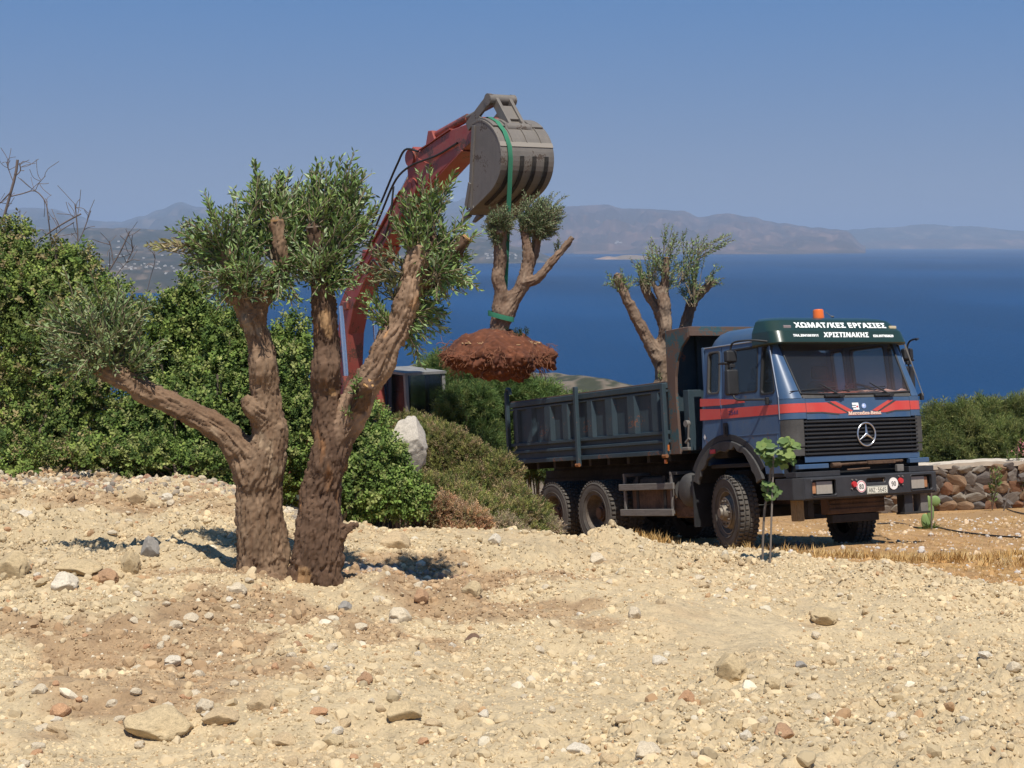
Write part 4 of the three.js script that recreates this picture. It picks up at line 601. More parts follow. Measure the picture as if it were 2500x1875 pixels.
  badge('lettering', 0.22, -0.40, 1.795, 1.865, (c, w, h) => { c.clearRect(0, 0, w, h); c.font = 'bold 84px serif'; c.textAlign = 'center'; c.textBaseline = 'middle'; const s = 'Mercedes-Benz', m = c.measureText(s).width; c.translate(w / 2, h / 2); c.scale(w * 0.95 / m, 1); c.lineWidth = 9; c.strokeStyle = '#c9a08a'; c.strokeText(s, 0, 0); c.fillStyle = '#f0d5c4'; c.fillText(s, 0, 0); c.fillStyle = '#c04a3a'; c.fillRect(-m / 2, 30, m, 5); }, 640, 96);
  badge('sticker', 0.13, -0.01, 1.87, 1.98, (c, w, h) => { c.clearRect(0, 0, w, h); c.fillStyle = '#f4f4f4'; c.fillRect(4, 4, w - 24, 34); c.fillRect(4, 48, w - 20, 22); c.fillRect(20, 80, w - 30, 24); c.fillRect(w - 60, 20, 44, 80); c.fillStyle = '#c02a2a'; c.beginPath(); c.arc(w - 42, 60, 14, 0, 7); c.fill(); }, 128, 112);
  badge('sticker', -0.04, -0.13, 1.89, 1.97, (c, w, h) => { c.clearRect(0, 0, w, h); c.fillStyle = '#9fb4e0'; c.beginPath(); c.arc(w / 2, h / 2, w * 0.45, 0, 7); c.fill(); c.fillStyle = '#e8ecff'; c.beginPath(); c.arc(w * 0.42, h * 0.45, w * 0.2, 0, 7); c.fill(); }, 64, 64);
  const sideText = (x0, x1, y0, y1, s, col, z) => { const g = new THREE.PlaneGeometry(x1 - x0, y1 - y0).translate((x0 + x1) / 2, (y0 + y1) / 2, z); part(C, 'lettering', g, std([1, 1, 1], 0.6, { map: canvasTex(256, 64, (c, w, h) => { c.clearRect(0, 0, w, h); c.fillStyle = col; c.font = 'bold 60px sans-serif'; c.textAlign = 'center'; c.textBaseline = 'middle'; c.fillText(s, w / 2, h / 2); }), transparent: true, alphaTest: 0.4 })); };
  sideText(-0.56, -0.28, 2.0, 2.07, '2544', '#15181c', 1.232); sideText(-1.45, -1.0, 1.89, 1.975, '2544', '#5a3f6a', 1.2335);
  { const g = new THREE.PlaneGeometry(0.06, 0.06).rotateZ(Math.PI / 4).scale(0.7, 1, 1).translate(-1.94, 1.62, 1.2285); part(C, 'reflector', g, std([0.7, 0.7, 0.68], 0.5)); }
  // below the grille
  part(C, 'lower_front', mg(cabSheet(-1.06, 1.0, 1.185, 1.262, -0.006, 6, 3)), blue); part(C, 'lower_flap', mg(span(-0.05, 0.03, 1.095, 1.16, 0.62, 1.14, 0.01)), blue); part(C, 'lower_flap', mg(span(-0.05, 0.03, 1.11, 1.18, -1.2, -0.84, 0.01)), blue);
  part(C, 'front_recess', span(-0.2, -0.09, 0.98, 1.2, -1.1, 1.1, 0.01), std([0.012, 0.012, 0.012], 0.9));
  part(C, 'crank_rod', mg(bar([0.0, 1.135, 0.55], [0.0, 1.15, -0.72], 0.018, 8), bar([0.0, 1.13, 0.55], [0.0, 1.13, 0.40], 0.035, 8), bx(0.05, 0.05, 0.5, 0.01, 1.145, -0.32, 0.008), bar([0.02, 1.06, 0.3], [0.02, 1.07, -0.1], 0.012, 6)), rustSteel); part(C, 'latch_block', mg(bx(0.06, 0.1, 0.12, 0, 1.05, -0.66, 0.01)), dustSteel);
  // mirrors
  for (const s of [1, -1]) {
    const M = sub(C, 'mirror', 'door mirror on a bent tube arm'), z = s * 1.46; if (s < 0) M.position.set(0.26, 0, -0.09); part(M, 'arm', mg(tube([[-0.42, 2.86, s * 1.18], [-0.55, 2.89, s * 1.34], [-0.85, 2.88, z], [-0.90, 2.82, z], [-0.90, 2.5, z], [-0.90, 2.16, z], [-0.84, 2.10, z], [-0.62, 2.08, s * 1.36], [-0.45, 2.07, s * 1.24]], 0.014, 8, 40)), blackPlastic);
    part(M, 'main_mirror', mg(bx(0.09, 0.36, 0.2, -0.92, 2.34, z + s * 0.0, 0.03)), blackPlastic); part(M, 'mirror_glass', bx(0.006, 0.30, 0.16, -0.968, 2.34, z, 0), chrome); part(M, 'wide_mirror', mg(bx(0.10, 0.17, 0.18, -0.92, 2.70, z, 0.03)), blackPlastic); part(M, 'clamp', bx(0.05, 0.05, 0.09, -0.9, 2.57, z, 0.01), blackPlastic); part(M, 'kerb_mirror', bx(0.16, 0.03, 0.16, -0.98, 2.61, z + s * 0.04, 0.01), blackPlastic); part(M, 'foot', bx(0.05, 0.10, 0.05, -0.44, 2.05, s * 1.24, 0.01), blackPlastic);
  }
  part(C, 'visor_stay', mg(bar([0.02, 2.05, -1.17], [-0.28, 2.83, -1.16], 0.006, 5), bar([-0.02, 2.1, -1.19], [-0.33, 2.83, -1.19], 0.005, 5)), dustSteel);
}
function chromeDull() { return chromeDull.m ||= std([0.36, 0.39, 0.44], 0.4, { metalness: 0.5 }); }
function roofGeo() {
  const lv = [[2.88, -1.955, -0.40, 1.150], [2.93, -1.95, -0.42, 1.148], [3.0, -1.90, -0.50, 1.12], [3.06, -1.82, -0.60, 1.06], [3.10, -1.70, -0.75, 0.98], [3.125, -1.5, -0.95, 0.80], [3.13, -1.2, -1.15, 0.4]];
  return gridGeo(49, lv.length, (i, j) => { const [y, x0, x1, w] = lv[j], a = i / 48 * Math.PI * 2, c = Math.cos(a), s = Math.sin(a), e = 0.28, q = v => Math.sign(v) * Math.pow(Math.abs(v), e), x = (x0 + x1) / 2 + q(c) * (x1 - x0) / 2, z = q(s) * w; return [x, y + (y > 3 ? 0.02 * smooth(-0.6, -1.6, x) : 0), z]; });
}
function visorGeo() {
  const lv = [[2.86, -0.44, 1.13, 0.10], [2.805, -0.235, 1.185, 0.14], [2.83, -0.20, 1.195, 0.16], [2.84, -0.203, 1.197, 0.16], [2.995, -0.276, 1.19, 0.17], [3.0, -0.28, 1.188, 0.17], [3.01, -0.29, 1.186, 0.17], [3.155, -0.435, 1.12, 0.20], [3.165, -0.446, 1.11, 0.21], [3.195, -0.51, 1.06, 0.24], [3.215, -0.60, 0.98, 0.25], [3.215, -0.70, 0.86, 0.2]];
  const nu = 41, xb = -0.76;
  return gridGeo(nu, lv.length, (i, j) => { const [y, xf, hw, R] = lv[j], F = hw - R, side = Math.max(0.01, xf - R - xb), tot = F + R * 1.5708 + side, u = (i / (nu - 1) * 2 - 1), a = Math.abs(u), s = Math.sign(u) || 1; let L; L = a < 0.5 ? a / 0.5 * F : a < 0.8 ? F + (a - 0.5) / 0.3 * R * 1.5708 : F + R * 1.5708 + (a - 0.8) / 0.2 * side; if (L <= F) return [xf, y, s * L]; const th = (L - F) / R; if (th <= 1.5708) return [xf - R + R * Math.cos(th), y, s * (F + R * Math.sin(th))]; return [xf - R - (L - F - R * 1.5708), y, s * hw]; });
}
// --- bumper
{
  const T = truck, B = sub(T, 'bumper', 'heavy black steel bumper'); const face = g => g.rotateY(-Math.PI / 2);
  const hl = rpath(0.60, 1.01, 0.735, 0.94, 0.03), hr = rpath(-1.13, -0.75, 0.735, 0.94, 0.03), slot = rpath(-0.28, 0.05, 0.872, 0.925, 0.02);
  part(B, 'face_plate', mg(face(ext([[-1.20, 0.70], [1.14, 0.69], [1.14, 0.975], [-1.20, 0.98]], 0.04, 0.012, [hl, hr, slot])).translate(0.10, 0, 0)), bumperSteel);
  part(B, 'top_plate', mg(span(-0.3, 0.10, 0.955, 0.985, -1.2, 1.14, 0.006)), bumperSteel); part(B, 'bottom_plate', mg(span(-0.2, 0.10, 0.68, 0.70, -1.2, 1.14, 0.006)), bumperSteel);
  for (const [z, s] of [[1.14, 1], [-1.2, -1]]) part(B, 'end_plate', mg(beam([0.115, 0.835, z], [0.0, 0.835, z + s * 0.10], 0.03, 0.29), beam([0.005, 0.835, z + s * 0.097], [-0.34, 0.835, z + s * 0.105], 0.03, 0.285)), bumperSteel);
  part(B, 'step_plate', mg(span(-0.16, 0.06, 0.988, 1.06, 0.46, 1.22, 0.006)), bumperSteel); part(B, 'step_plate', mg(span(-0.16, 0.06, 0.988, 1.065, -1.24, -0.78, 0.006)), bumperSteel);
  for (const [o, s] of [[hl, 1], [hr, -1]]) {
    const z0 = o === hl ? 0.60 : -1.13, z1 = o === hl ? 1.01 : -0.75, H = sub(B, 'headlight', 'dusty rectangular headlight');
    part(H, 'housing', mg(span(0.0, 0.05, 0.725, 0.95, z0 - 0.02, z1 + 0.02, 0.01)), blackPlastic); part(H, 'lens', mg(span(0.05, 0.085, 0.755, 0.92, z0 + (s > 0 ? 0.035 : 0.105), z1 - (s > 0 ? 0.105 : 0.035), 0.02)), lensGlass); part(H, 'indicator', mg(span(0.05, 0.08, 0.76, 0.915, s > 0 ? z1 - 0.10 : z0 + 0.04, s > 0 ? z1 - 0.04 : z0 + 0.10, 0.01)), phy([0.55, 0.26, 0.12], 0.35, { map: wear2 }));
    part(H, 'bezel', mg(face(ext(o.map(([x, y]) => [x * 1 + Math.sign(x - (z0 + z1) / 2) * 0.015, y + Math.sign(y - 0.8375) * 0.015]), 0.02, 0.004, [o])).translate(0.118, 0, 0)), bumperSteel);
  }
  const disc = (z, y, t, rim) => { const g = new THREE.CylinderGeometry(0.083, 0.083, 0.006, 32).rotateZ(-Math.PI / 2), m = canvasTex(128, 128, (c, w, h) => { c.fillStyle = '#efe9e2'; c.fillRect(0, 0, w, h); if (rim) { c.strokeStyle = '#c86a78'; c.lineWidth = 9; c.beginPath(); c.arc(64, 64, 56, 0, 7); c.stroke(); } c.fillStyle = '#17150f'; c.font = 'bold 74px sans-serif'; c.textAlign = 'center'; c.textBaseline = 'middle'; c.save(); c.translate(64, 66); c.scale(0.82, 1); c.fillText(t, 0, 0); c.restore(); }); const d = part(B, 'speed_plate', g.translate(0.125, y, z), std([0.8, 0.76, 0.7], 0.6)); const f = new THREE.CircleGeometry(0.081, 32).rotateY(Math.PI / 2).translate(0.130, y, z); part(d, 'number', f, std([1, 1, 1], 0.6, { map: m })); };
  disc(0.16, 0.825, '80', true); disc(-0.42, 0.84, '90', false);
  const np = part(B, 'licence_plate', span(0.122, 0.132, 0.715, 0.822, -0.305, 0.065, 0.003), std([0.6, 0.58, 0.5], 0.5)); const pf = new THREE.PlaneGeometry(0.362, 0.10).rotateY(Math.PI / 2).translate(0.1345, 0.7685, -0.12); part(np, 'number', pf, std([1, 1, 1], 0.6, { map: canvasTex(512, 140, (c, w, h) => { c.fillStyle = '#dcd8c8'; c.fillRect(0, 0, w, h); c.strokeStyle = '#55534a'; c.lineWidth = 8; c.strokeRect(8, 8, w - 16, h - 16); c.fillStyle = '#22221e'; c.font = 'bold 112px monospace'; c.textAlign = 'center'; c.textBaseline = 'middle'; c.translate(w / 2, h / 2 + 4); c.scale(0.83, 1.05); c.fillText('ΑΝΖ 5645', 0, 0); c.font = 'bold 50px monospace'; c.fillText('=', -28, -10); }) }));
  for (const [z, y] of [[0.285, 0.86], [-0.55, 0.875]]) { part(B, 'red_button', mg(cyl(0.042, 0.036, 0.03, 'x', 0.135, y, z, 18)), redPlastic); for (const [a, b] of [[-0.04, 0.058], [0.03, 0.062], [0.045, -0.06], [-0.03, -0.055]]) part(B, 'bolt', cyl(0.013, 0.011, 0.02, 'x', 0.128, y + b, z + a, 8), dustSteel); }
  part(B, 'tow_hook', mg(span(-0.02, 0.06, 0.87, 0.93, -0.30, 0.07, 0.01), bar([0.05, 0.86, -0.1], [0.05, 0.95, -0.1], 0.018, 8)), rustSteel);
}
// --- tipper body
{
  const T = truck, B = sub(T, 'tipper_body', 'dark blue steel tipper body'); const y0 = 1.42, y1 = 2.47, x0 = -2.80, x1 = -7.68;
  part(B, 'floor', span(x1, x0, y0, y0 + 0.06, -1.18, 1.18, 0.006), darkSteel); part(B, 'underframe', mg(span(x1, x0, 1.24, 1.42, 0.30, 0.42), span(x1, x0, 1.24, 1.42, -0.42, -0.30), [...Array(9)].map((_, i) => span(x1 + 0.1 + i * 0.57, x1 + 0.18 + i * 0.57, 1.30, 1.42, -1.15, 1.15))), darkSteel);
  for (const s of [1, -1]) {
    const S = sub(B, 'side_board', 'hinged side board with ribs and rails'), z = s * 1.20, o = s * 1;
    part(S, 'sheet', mg(span(x1 + 0.03, x0 - 0.03, y0 + 0.03, y1 - 0.03, z - 0.02, z + 0.02, 0.004)), bedPaint);
    for (const [a, w] of [[-3.12, 0.30], [-3.78, 0.34], [-4.42, 0.34], [-5.0, 0.24], [-5.78, 0.30], [-6.36, 0.34], [-6.98, 0.34], [-7.44, 0.16]]) part(S, 'rib', mg(warp(new THREE.BoxGeometry(w, 0.58, 0.06, 1, 1, 1).translate(a, 2.05, z + o * 0.045), v => { if ((v.z - z) * s > 0.04) v.x = mix(a, v.x, 0.55); })), bedPaint);
    part(S, 'top_rail', mg(span(x1, x0, y1 - 0.085, y1 + 0.01, z - 0.035, z + o * 0.075, 0.015)), bedPaint); part(S, 'lip', mg(span(x1, x0, 2.335, 2.372, z, z + o * 0.066, 0.008)), bedPaint);
    part(S, 'ledge', mg(warp(span(x1, x0, 1.705, 1.76, z, z + o * 0.075, 0.008), v => { v.y += 0.006 * noise(v.x * 3, 1, 1); })), bedPaint); part(S, 'lower_rail', mg(span(x1, x0, 1.575, 1.625, z, z + o * 0.07, 0.01)), bedPaint); part(S, 'bottom_rail', mg(span(x1, x0, 1.40, 1.47, z - 0.02, z + o * 0.08, 0.01)), bedPaint);
    part(S, 'edge_cap', mg(span(x1 + 0.02, x0, y1 + 0.008, y1 + 0.03, z - 0.03, z + o * 0.06, 0.006)), bedRust);
  }
  for (const [x, ya, yb] of [[-2.84, 1.36, 2.47], [-5.36, 1.30, 2.60], [-7.70, 1.34, 2.66]]) for (const s of [1, -1]) { const p = part(B, 'stanchion', mg(bx(0.075, yb - ya, 0.07, x, (ya + yb) / 2, s * 1.30, 0.012)), bedPaint); part(p, 'hinge_pin', mg(cyl(0.03, 0.03, 0.10, 'x', x, ya + 0.02, s * 1.32, 8)), amberDull()); if (x < -7) part(p, 'hook', mg(tube([[x, 2.6, s * 1.30], [x + 0.02, 2.72, s * 1.30], [x + 0.12, 2.70, s * 1.30], [x + 0.13, 2.62, s * 1.30]], 0.035, 6, 10)), bedPaint); }
  part(B, 'tailgate', mg(span(x1 - 0.05, x1, y0, y1 + 0.02, -1.18, 1.18, 0.01), [-0.8, 0, 0.8].map(z => span(x1 - 0.1, x1 - 0.05, y0, y1, z - 0.05, z + 0.05))), bedPaint);
  part(B, 'headboard', mg(span(-2.80, -2.74, 1.40, 3.22, -1.16, 1.16, 0.01), [-0.7, 0, 0.7].map(z => span(-2.74, -2.68, 1.45, 3.18, z - 0.05, z + 0.05))), bedPaint);
  part(B, 'cab_guard', mg(span(-2.80, -2.20, 3.20, 3.26, -1.22, 1.22, 0.008), span(-2.235, -2.195, 3.12, 3.205, -1.22, 1.22, 0.006)), bedRust);
  for (const s of [1, -1]) part(B, 'cheek_plate', mg(ext([[-2.81, 1.40], [-2.56, 1.40], [-2.60, 2.3], [-2.585, 2.55], [-2.52, 2.78], [-2.40, 2.97], [-2.22, 3.10], [-2.20, 3.255], [-2.80, 3.255]], 0.045, 0.006).translate(0, 0, s * 1.215)), bedRust, 'rusty cheek plate with flaking teal paint');
  part(B, 'front_cover', mg(span(-2.56, -2.42, 1.44, 2.34, 0.9, 1.14, 0.01)), bedPaint);
  part(B, 'lock_lever', mg(bar([-2.42, 1.5, 1.19], [-2.38, 1.82, 1.19], 0.016), bx(0.16, 0.05, 0.06, -2.45, 1.47, 1.2, 0.01), cyl(0.05, 0.05, 0.06, 'z', -2.42, 1.84, 1.19, 14), bar([-2.38, 1.62, 1.19], [-2.46, 1.56, 1.2], 0.022)), dustSteel);
  part(B, 'tip_ram', mg(cyl(0.12, 0.12, 0.7, 'y', -2.6, 1.1, 0), cyl(0.09, 0.09, 0.4, 'y', -2.6, 1.5, 0)), darkSteel); part(B, 'side_marker', bx(0.05, 0.06, 0.03, -2.86, 1.30, 1.30, 0.005), amber); part(B, 'side_marker', bx(0.04, 0.09, 0.012, -2.79, 1.50, 1.29, 0.003), amber);
}
function amberDull() { return amberDull.m ||= std([0.35, 0.14, 0.05], 0.8, { map: wear2 }); }

// ---------- excavator; local axes: x along the reach, y up, z to its right ----------
const digger = thing('excavator', 'red excavator behind the shrubs with its bucket raised high', 'excavator');
const exPaint = phy([1, 1, 1], 0.5, { map: paintTex([0.30, 0.038, 0.026], [0.34, 0.17, 0.12], [0.12, 0.05, 0.03], 0.5, 0.42, 21), clearcoat: 0.15, clearcoatRoughness: 0.4 });
const bucketSteel = std([1, 1, 1], 0.62, { map: paintTex([0.165, 0.145, 0.125], [0.30, 0.26, 0.22], [0.10, 0.07, 0.05], 0.5, 0.35, 23), metalness: 0.25 });
const hoseRubber = std([0.02, 0.02, 0.02], 0.6), rodChrome = std([0.7, 0.7, 0.72], 0.2, { metalness: 0.9 }), cabBlue = std([0.05, 0.07, 0.11], 0.6, { map: wear2 }), cabWhite = std([0.30, 0.29, 0.27], 0.7, { map: wear2 });
const EX = V3(-3.15, -5.98, -31), exH = V3(0.55, 0, 0.835).normalize(), exS = exH.clone().cross(V3(0, 1, 0));
digger.position.copy(EX); digger.quaternion.setFromRotationMatrix(new THREE.Matrix4().makeBasis(exH, V3(0, 1, 0), exS));
const exW = (x, y, z) => EX.clone().addScaledVector(exH, x).add(V3(0, y, 0)).addScaledVector(exS, z);
{
  const D = digger;
  for (const s of [1, -1]) { const t = part(D, 'track', mg(ext([...Array(28)].map((_, i) => { const a = i / 28 * Math.PI * 2, c = Math.cos(a), n = Math.sin(a); return [Math.sign(c) * 1.45 + c * 0.42, 0.42 + n * 0.42]; }), 0.55, 0.02).translate(-0.6, 0, s * 1.05)), darkSteel); for (const x of [-1.45, 1.45]) part(t, 'sprocket', cyl(0.3, 0.3, 0.58, 'z', -0.6 + x, 0.42, s * 1.05), rustSteel); }
  part(D, 'turntable', cyl(0.6, 0.6, 0.3, 'y', -0.6, 0.95, 0), darkSteel); part(D, 'house', mg(span(-2.6, 0.9, 1.1, 1.9, -1.3, 1.3, 0.05), span(-2.6, -0.6, 1.9, 2.3, -1.3, 1.3, 0.08)), exPaint); part(D, 'counterweight', mg(span(-3.0, -2.55, 1.05, 2.1, -1.28, 1.28, 0.12)), exPaint);
  // cab
  const C = sub(D, 'cab', 'dusty glazed operator cab'); const cx0 = -0.25, cx1 = 1.30, cz0 = -1.42, cz1 = -0.52, cy0 = 1.9, cy1 = 3.42;
  part(C, 'roof', mg(span(cx0 - 0.03, cx1 - 0.10, cy1, cy1 + 0.05, cz0 - 0.02, cz1 + 0.02, 0.03)), cabWhite); part(C, 'base', mg(span(cx0, cx1, 1.6, cy0 + 0.1, cz0, cz1, 0.02)), cabBlue);
  for (const z of [cz0 + 0.03, cz1 - 0.03]) { part(C, 'pillar', beam([cx1, cy0, z], [cx1 - 0.16, cy1, z], 0.07, 0.07, V3(1, 0, 0)), cabWhite); part(C, 'pillar', beam([cx0 + 0.03, cy0, z], [cx0 + 0.03, cy1, z], 0.07, 0.07, V3(1, 0, 0)), cabBlue); part(C, 'pillar', beam([0.55, cy0, z], [0.55, cy1, z], 0.06, 0.09, V3(1, 0, 0)), cabBlue); for (const [a, b] of [[cx0 + 0.07, 0.5], [0.6, cx1 - 0.12]]) part(C, 'side_window', span(a, b, cy0 + 0.1, cy1 - 0.03, z - 0.004, z + 0.004, 0), dimGlass); }
  part(C, 'front_window', beam([cx1 - 0.005, cy0 + 0.1, (cz0 + cz1) / 2], [cx1 - 0.15, cy1, (cz0 + cz1) / 2], cz1 - cz0 - 0.12, 0.008, V3(1, 0, 0), 0), dimGlass); part(C, 'rear_panel', span(cx0, cx0 + 0.03, cy0, cy1, cz0 + 0.05, cz1 - 0.05, 0.004), cabBlue);
  part(C, 'operator_seat', mg(span(0.0, 0.5, 2.1, 2.3, -1.2, -0.75, 0.05), span(-0.05, 0.08, 2.25, 3.0, -1.2, -0.75, 0.05)), seatCloth); part(C, 'mirror', mg(bar([cx1 - 0.1, 3.1, cz0], [cx1 + 0.15, 3.05, cz0 - 0.15], 0.012), bx(0.05, 0.22, 0.16, cx1 + 0.17, 3.0, cz0 - 0.18, 0.02)), dustSteel);
  // boom: box-section banana
  const bt = [[-0.42, 1.75], [-0.34, 3.3], [-0.20, 4.75], [0.18, 5.20], [0.88, 5.68], [1.78, 6.42], [2.28, 6.90], [2.50, 7.12], [2.72, 7.14], [2.85, 6.98]], bb = [[2.80, 6.74], [2.35, 6.50], [1.62, 5.92], [0.90, 5.28], [0.40, 4.75], [0.16, 4.2], [0.06, 3.2], [-0.05, 1.75]];
  const boom = part(D, 'boom', mg(ext([...bt, ...bb], 0.36, 0.012)), exPaint, 'faded red boom');
  part(boom, 'top_plate', mg(beam([0.18, 5.215, 0], [0.88, 5.70, 0], 0.41, 0.022), beam([0.88, 5.70, 0], [2.28, 6.92, 0], 0.41, 0.022)), exPaint); part(boom, 'bottom_plate', mg(beam([0.90, 5.265, 0], [1.62, 5.90, 0], 0.41, 0.022)), exPaint);
  for (const s of [1, -1]) { part(boom, 'side_stiffener', mg(beam([0.5, 5.2, s * 0.19], [2.0, 6.42, s * 0.19], 0.025, 0.07, V3(-0.6, 0.8, 0))), exPaint); part(boom, 'pivot_boss', cyl(0.15, 0.15, 0.06, 'z', 2.64, 6.95, s * 0.20, 22), exPaint); part(boom, 'bracket', mg(bx(0.22, 0.16, 0.06, 0.10, 4.75, s * 0.20, 0.02)), exPaint); }
  for (const s of [1, -1]) { const c = part(D, 'boom_cylinder', mg(bar([0.62, 1.75, s * 0.36], [0.42, 3.4, s * 0.36], 0.09, 14)), exPaint); part(c, 'rod', bar([0.42, 3.4, s * 0.36], [0.22, 4.75, s * 0.36], 0.05, 12), rodChrome); }
  const sc = part(D, 'stick_cylinder', mg(bar([0.72, 5.76, 0], [1.85, 6.76, 0], 0.075, 14)), exPaint); part(sc, 'rod', bar([1.85, 6.76, 0], [2.66, 7.52, 0], 0.042, 12), rodChrome); part(D, 'cylinder_lug', mg(ext([[0.5, 5.40], [0.85, 5.62], [0.78, 5.84], [0.64, 5.84]], 0.2, 0.01)), exPaint);
  // stick
  const stick = part(D, 'stick', mg(ext([[2.55, 7.58], [2.72, 7.70], [2.95, 7.60], [4.05, 7.92], [4.65, 8.0], [5.05, 8.08], [5.20, 8.02], [5.20, 7.88], [5.05, 7.80], [4.45, 7.56], [3.5, 7.12], [3.05, 6.84], [2.78, 6.82], [2.58, 6.95], [2.52, 7.3]], 0.34, 0.012)), exPaint, 'faded red stick');
  part(stick, 'top_plate', mg(beam([2.98, 7.625, 0], [4.05, 7.935, 0], 0.39, 0.022)), exPaint); part(stick, 'bottom_plate', mg(beam([3.08, 6.84, 0], [4.45, 7.545, 0], 0.39, 0.022)), exPaint);
  for (const s of [1, -1]) { part(stick, 'pin_boss', mg(cyl(0.15, 0.15, 0.07, 'z', 2.70, 7.50, s * 0.195, 20)), exPaint); part(stick, 'pin_boss', mg(cyl(0.16, 0.16, 0.05, 'z', 2.76, 6.98, s * 0.195, 20)), exPaint); part(stick, 'web_plate', mg(ext([[2.9, 7.5], [3.4, 7.35], [3.3, 7.0], [2.95, 6.95]], 0.03, 0.005).translate(0, 0, s * 0.185)), exPaint); }
  const bc = part(D, 'bucket_cylinder', mg(bar([3.2, 7.86, 0], [4.35, 8.12, 0], 0.07, 14), ext([[3.05, 7.65], [3.42, 7.75], [3.28, 7.96], [3.15, 7.96]], 0.2, 0.01)), exPaint); part(bc, 'rod', bar([4.35, 8.12, 0], [5.36, 8.33, 0], 0.045, 12), bucketSteel);
  for (const s of [1, -1]) { part(D, 'rocker', mg(beam([4.72, 7.93, s * 0.23], [5.40, 8.36, s * 0.23], 0.05, 0.16), cyl(0.10, 0.10, 0.07, 'z', 5.38, 8.34, s * 0.23, 16)), bucketSteel); }
  part(D, 'bucket_link', mg(beam([5.40, 8.34, 0.13], [5.86, 7.84, 0.13], 0.06, 0.16), beam([5.40, 8.34, -0.13], [5.86, 7.84, -0.13], 0.06, 0.16), beam([5.52, 8.2, 0], [5.74, 7.97, 0], 0.26, 0.10), cyl(0.09, 0.09, 0.52, 'z', 5.40, 8.34, 0, 16), cyl(0.09, 0.09, 0.46, 'z', 5.86, 7.84, 0, 16)), bucketSteel);
  // hoses
  for (const pts of [[[0.9, 6.2, 0.26], [1.6, 6.85, 0.30], [2.2, 7.5, 0.30], [2.5, 7.75, 0.30], [2.9, 7.7, 0.26]], [[1.0, 6.0, 0.27], [1.7, 6.7, 0.33], [2.3, 7.25, 0.36], [2.75, 7.45, 0.33], [3.5, 7.6, 0.24], [4.2, 7.78, 0.24]], [[1.2, 5.9, 0.28], [1.9, 6.2, 0.40], [2.15, 6.6, 0.42], [2.2, 7.1, 0.38]], [[1.0, 5.6, 0.27], [1.4, 5.75, 0.36], [1.7, 5.6, 0.36], [1.85, 5.85, 0.3]]]) part(D, 'hose', mg(tube(pts.map(([x, y, z]) => [x + 0.12, y - 0.1, z - 0.04]), 0.02, 8, 30)), hoseRubber);
  // bucket
  const B = sub(D, 'bucket', 'worn grey digging bucket with its mouth turned to the machine'); const pr = [[5.30, 7.93], [5.55, 7.97], [5.82, 7.88], [6.03, 7.72], [6.15, 7.52], [6.18, 7.30], [6.12, 7.08], [5.97, 6.90], [5.74, 6.76], [5.48, 6.63], [5.22, 6.50]];
  const W = 1.04, curve = new THREE.CatmullRomCurve3(pr.map(p => V3(p[0], p[1], 0))), cp = [...Array(31)].map((_, i) => curve.getPoint(i / 30));
  const off = (i, k) => { const a = cp[Math.max(0, i - 1)], b = cp[Math.min(30, i + 1)], t = b.clone().sub(a).normalize(); return [cp[i].x - t.y * k, cp[i].y + t.x * k]; };
  const strip = (i0, i1, k0, k1, z0, z1) => { const o = []; for (let i = i0; i <= i1; i++) o.push(off(i, k1)); for (let i = i1; i >= i0; i--) o.push(off(i, k0)); return ext(o, Math.abs(z1 - z0), 0.004).translate(0, 0, (z0 + z1) / 2); };
  part(B, 'shell', mg(strip(0, 30, -0.015, 0.02, -W / 2, W / 2)), bucketSteel);
  for (const s of [1, -1]) { const pl = part(B, 'side_plate', mg(ext([...cp.map(p => [p.x, p.y]), [5.28, 6.9], [5.36, 7.5]], 0.03, 0.004).translate(0, 0, s * (W / 2 - 0.02))), bucketSteel); part(pl, 'edge_bar', mg(beam([5.24, 6.55, s * (W / 2 - 0.005)], [5.37, 7.9, s * (W / 2 - 0.005)], 0.045, 0.09, V3(1, 0, 0))), bucketSteel); part(pl, 'side_cutter', mg(ext([[5.18, 6.52], [5.32, 6.95], [5.24, 6.98], [5.12, 6.6]], 0.05, 0.006).translate(0, 0, s * (W / 2 + 0.01))), bucketSteel); }
  for (const z of [-0.36, -0.12, 0.12, 0.36]) part(B, 'wear_strip', mg(strip(14, 27, 0.018, 0.045, z - 0.035, z + 0.035)), darkSteel);
  part(B, 'weld_seam', mg(strip(11, 12, 0.016, 0.032, -W / 2, W / 2)), std([0.29, 0.255, 0.215], 0.7)); part(B, 'torque_tube', mg(strip(1, 7, 0.016, 0.05, -W / 2 + 0.03, W / 2 - 0.03)), bucketSteel); for (const z of [-0.3, -0.02, 0.26]) part(B, 'gusset', mg(strip(6, 11, 0.016, 0.04, z - 0.008, z + 0.008)), bucketSteel);
  part(B, 'lip', mg(beam([5.36, 6.57, 0], [5.14, 6.455, 0], W + 0.02, 0.05)), bucketSteel);
  for (let i = 0; i < 5; i++) { const z = (i - 2) * 0.235; part(B, 'tooth', mg(warp(new THREE.BoxGeometry(0.26, 0.09, 0.085), v => { if (v.x < 0) { v.y *= 0.3; v.z *= 0.75; } }).rotateZ(0.52).translate(5.03, 6.39, z)), bucketSteel); }
  for (const s of [1, -1]) part(B, 'ear', mg(ext([[5.02, 7.82], [5.0, 7.98], [5.12, 8.08], [5.35, 8.0], [5.78, 7.98], [5.92, 7.92], [5.96, 7.80], [5.85, 7.74], [5.5, 7.88], [5.3, 7.84], [5.15, 7.76]], 0.05, 0.006).translate(0, 0, s * 0.24)), bucketSteel); part(B, 'pivot_pin', cyl(0.075, 0.075, 0.62, 'z', 5.14, 7.95, 0, 16), bucketSteel);
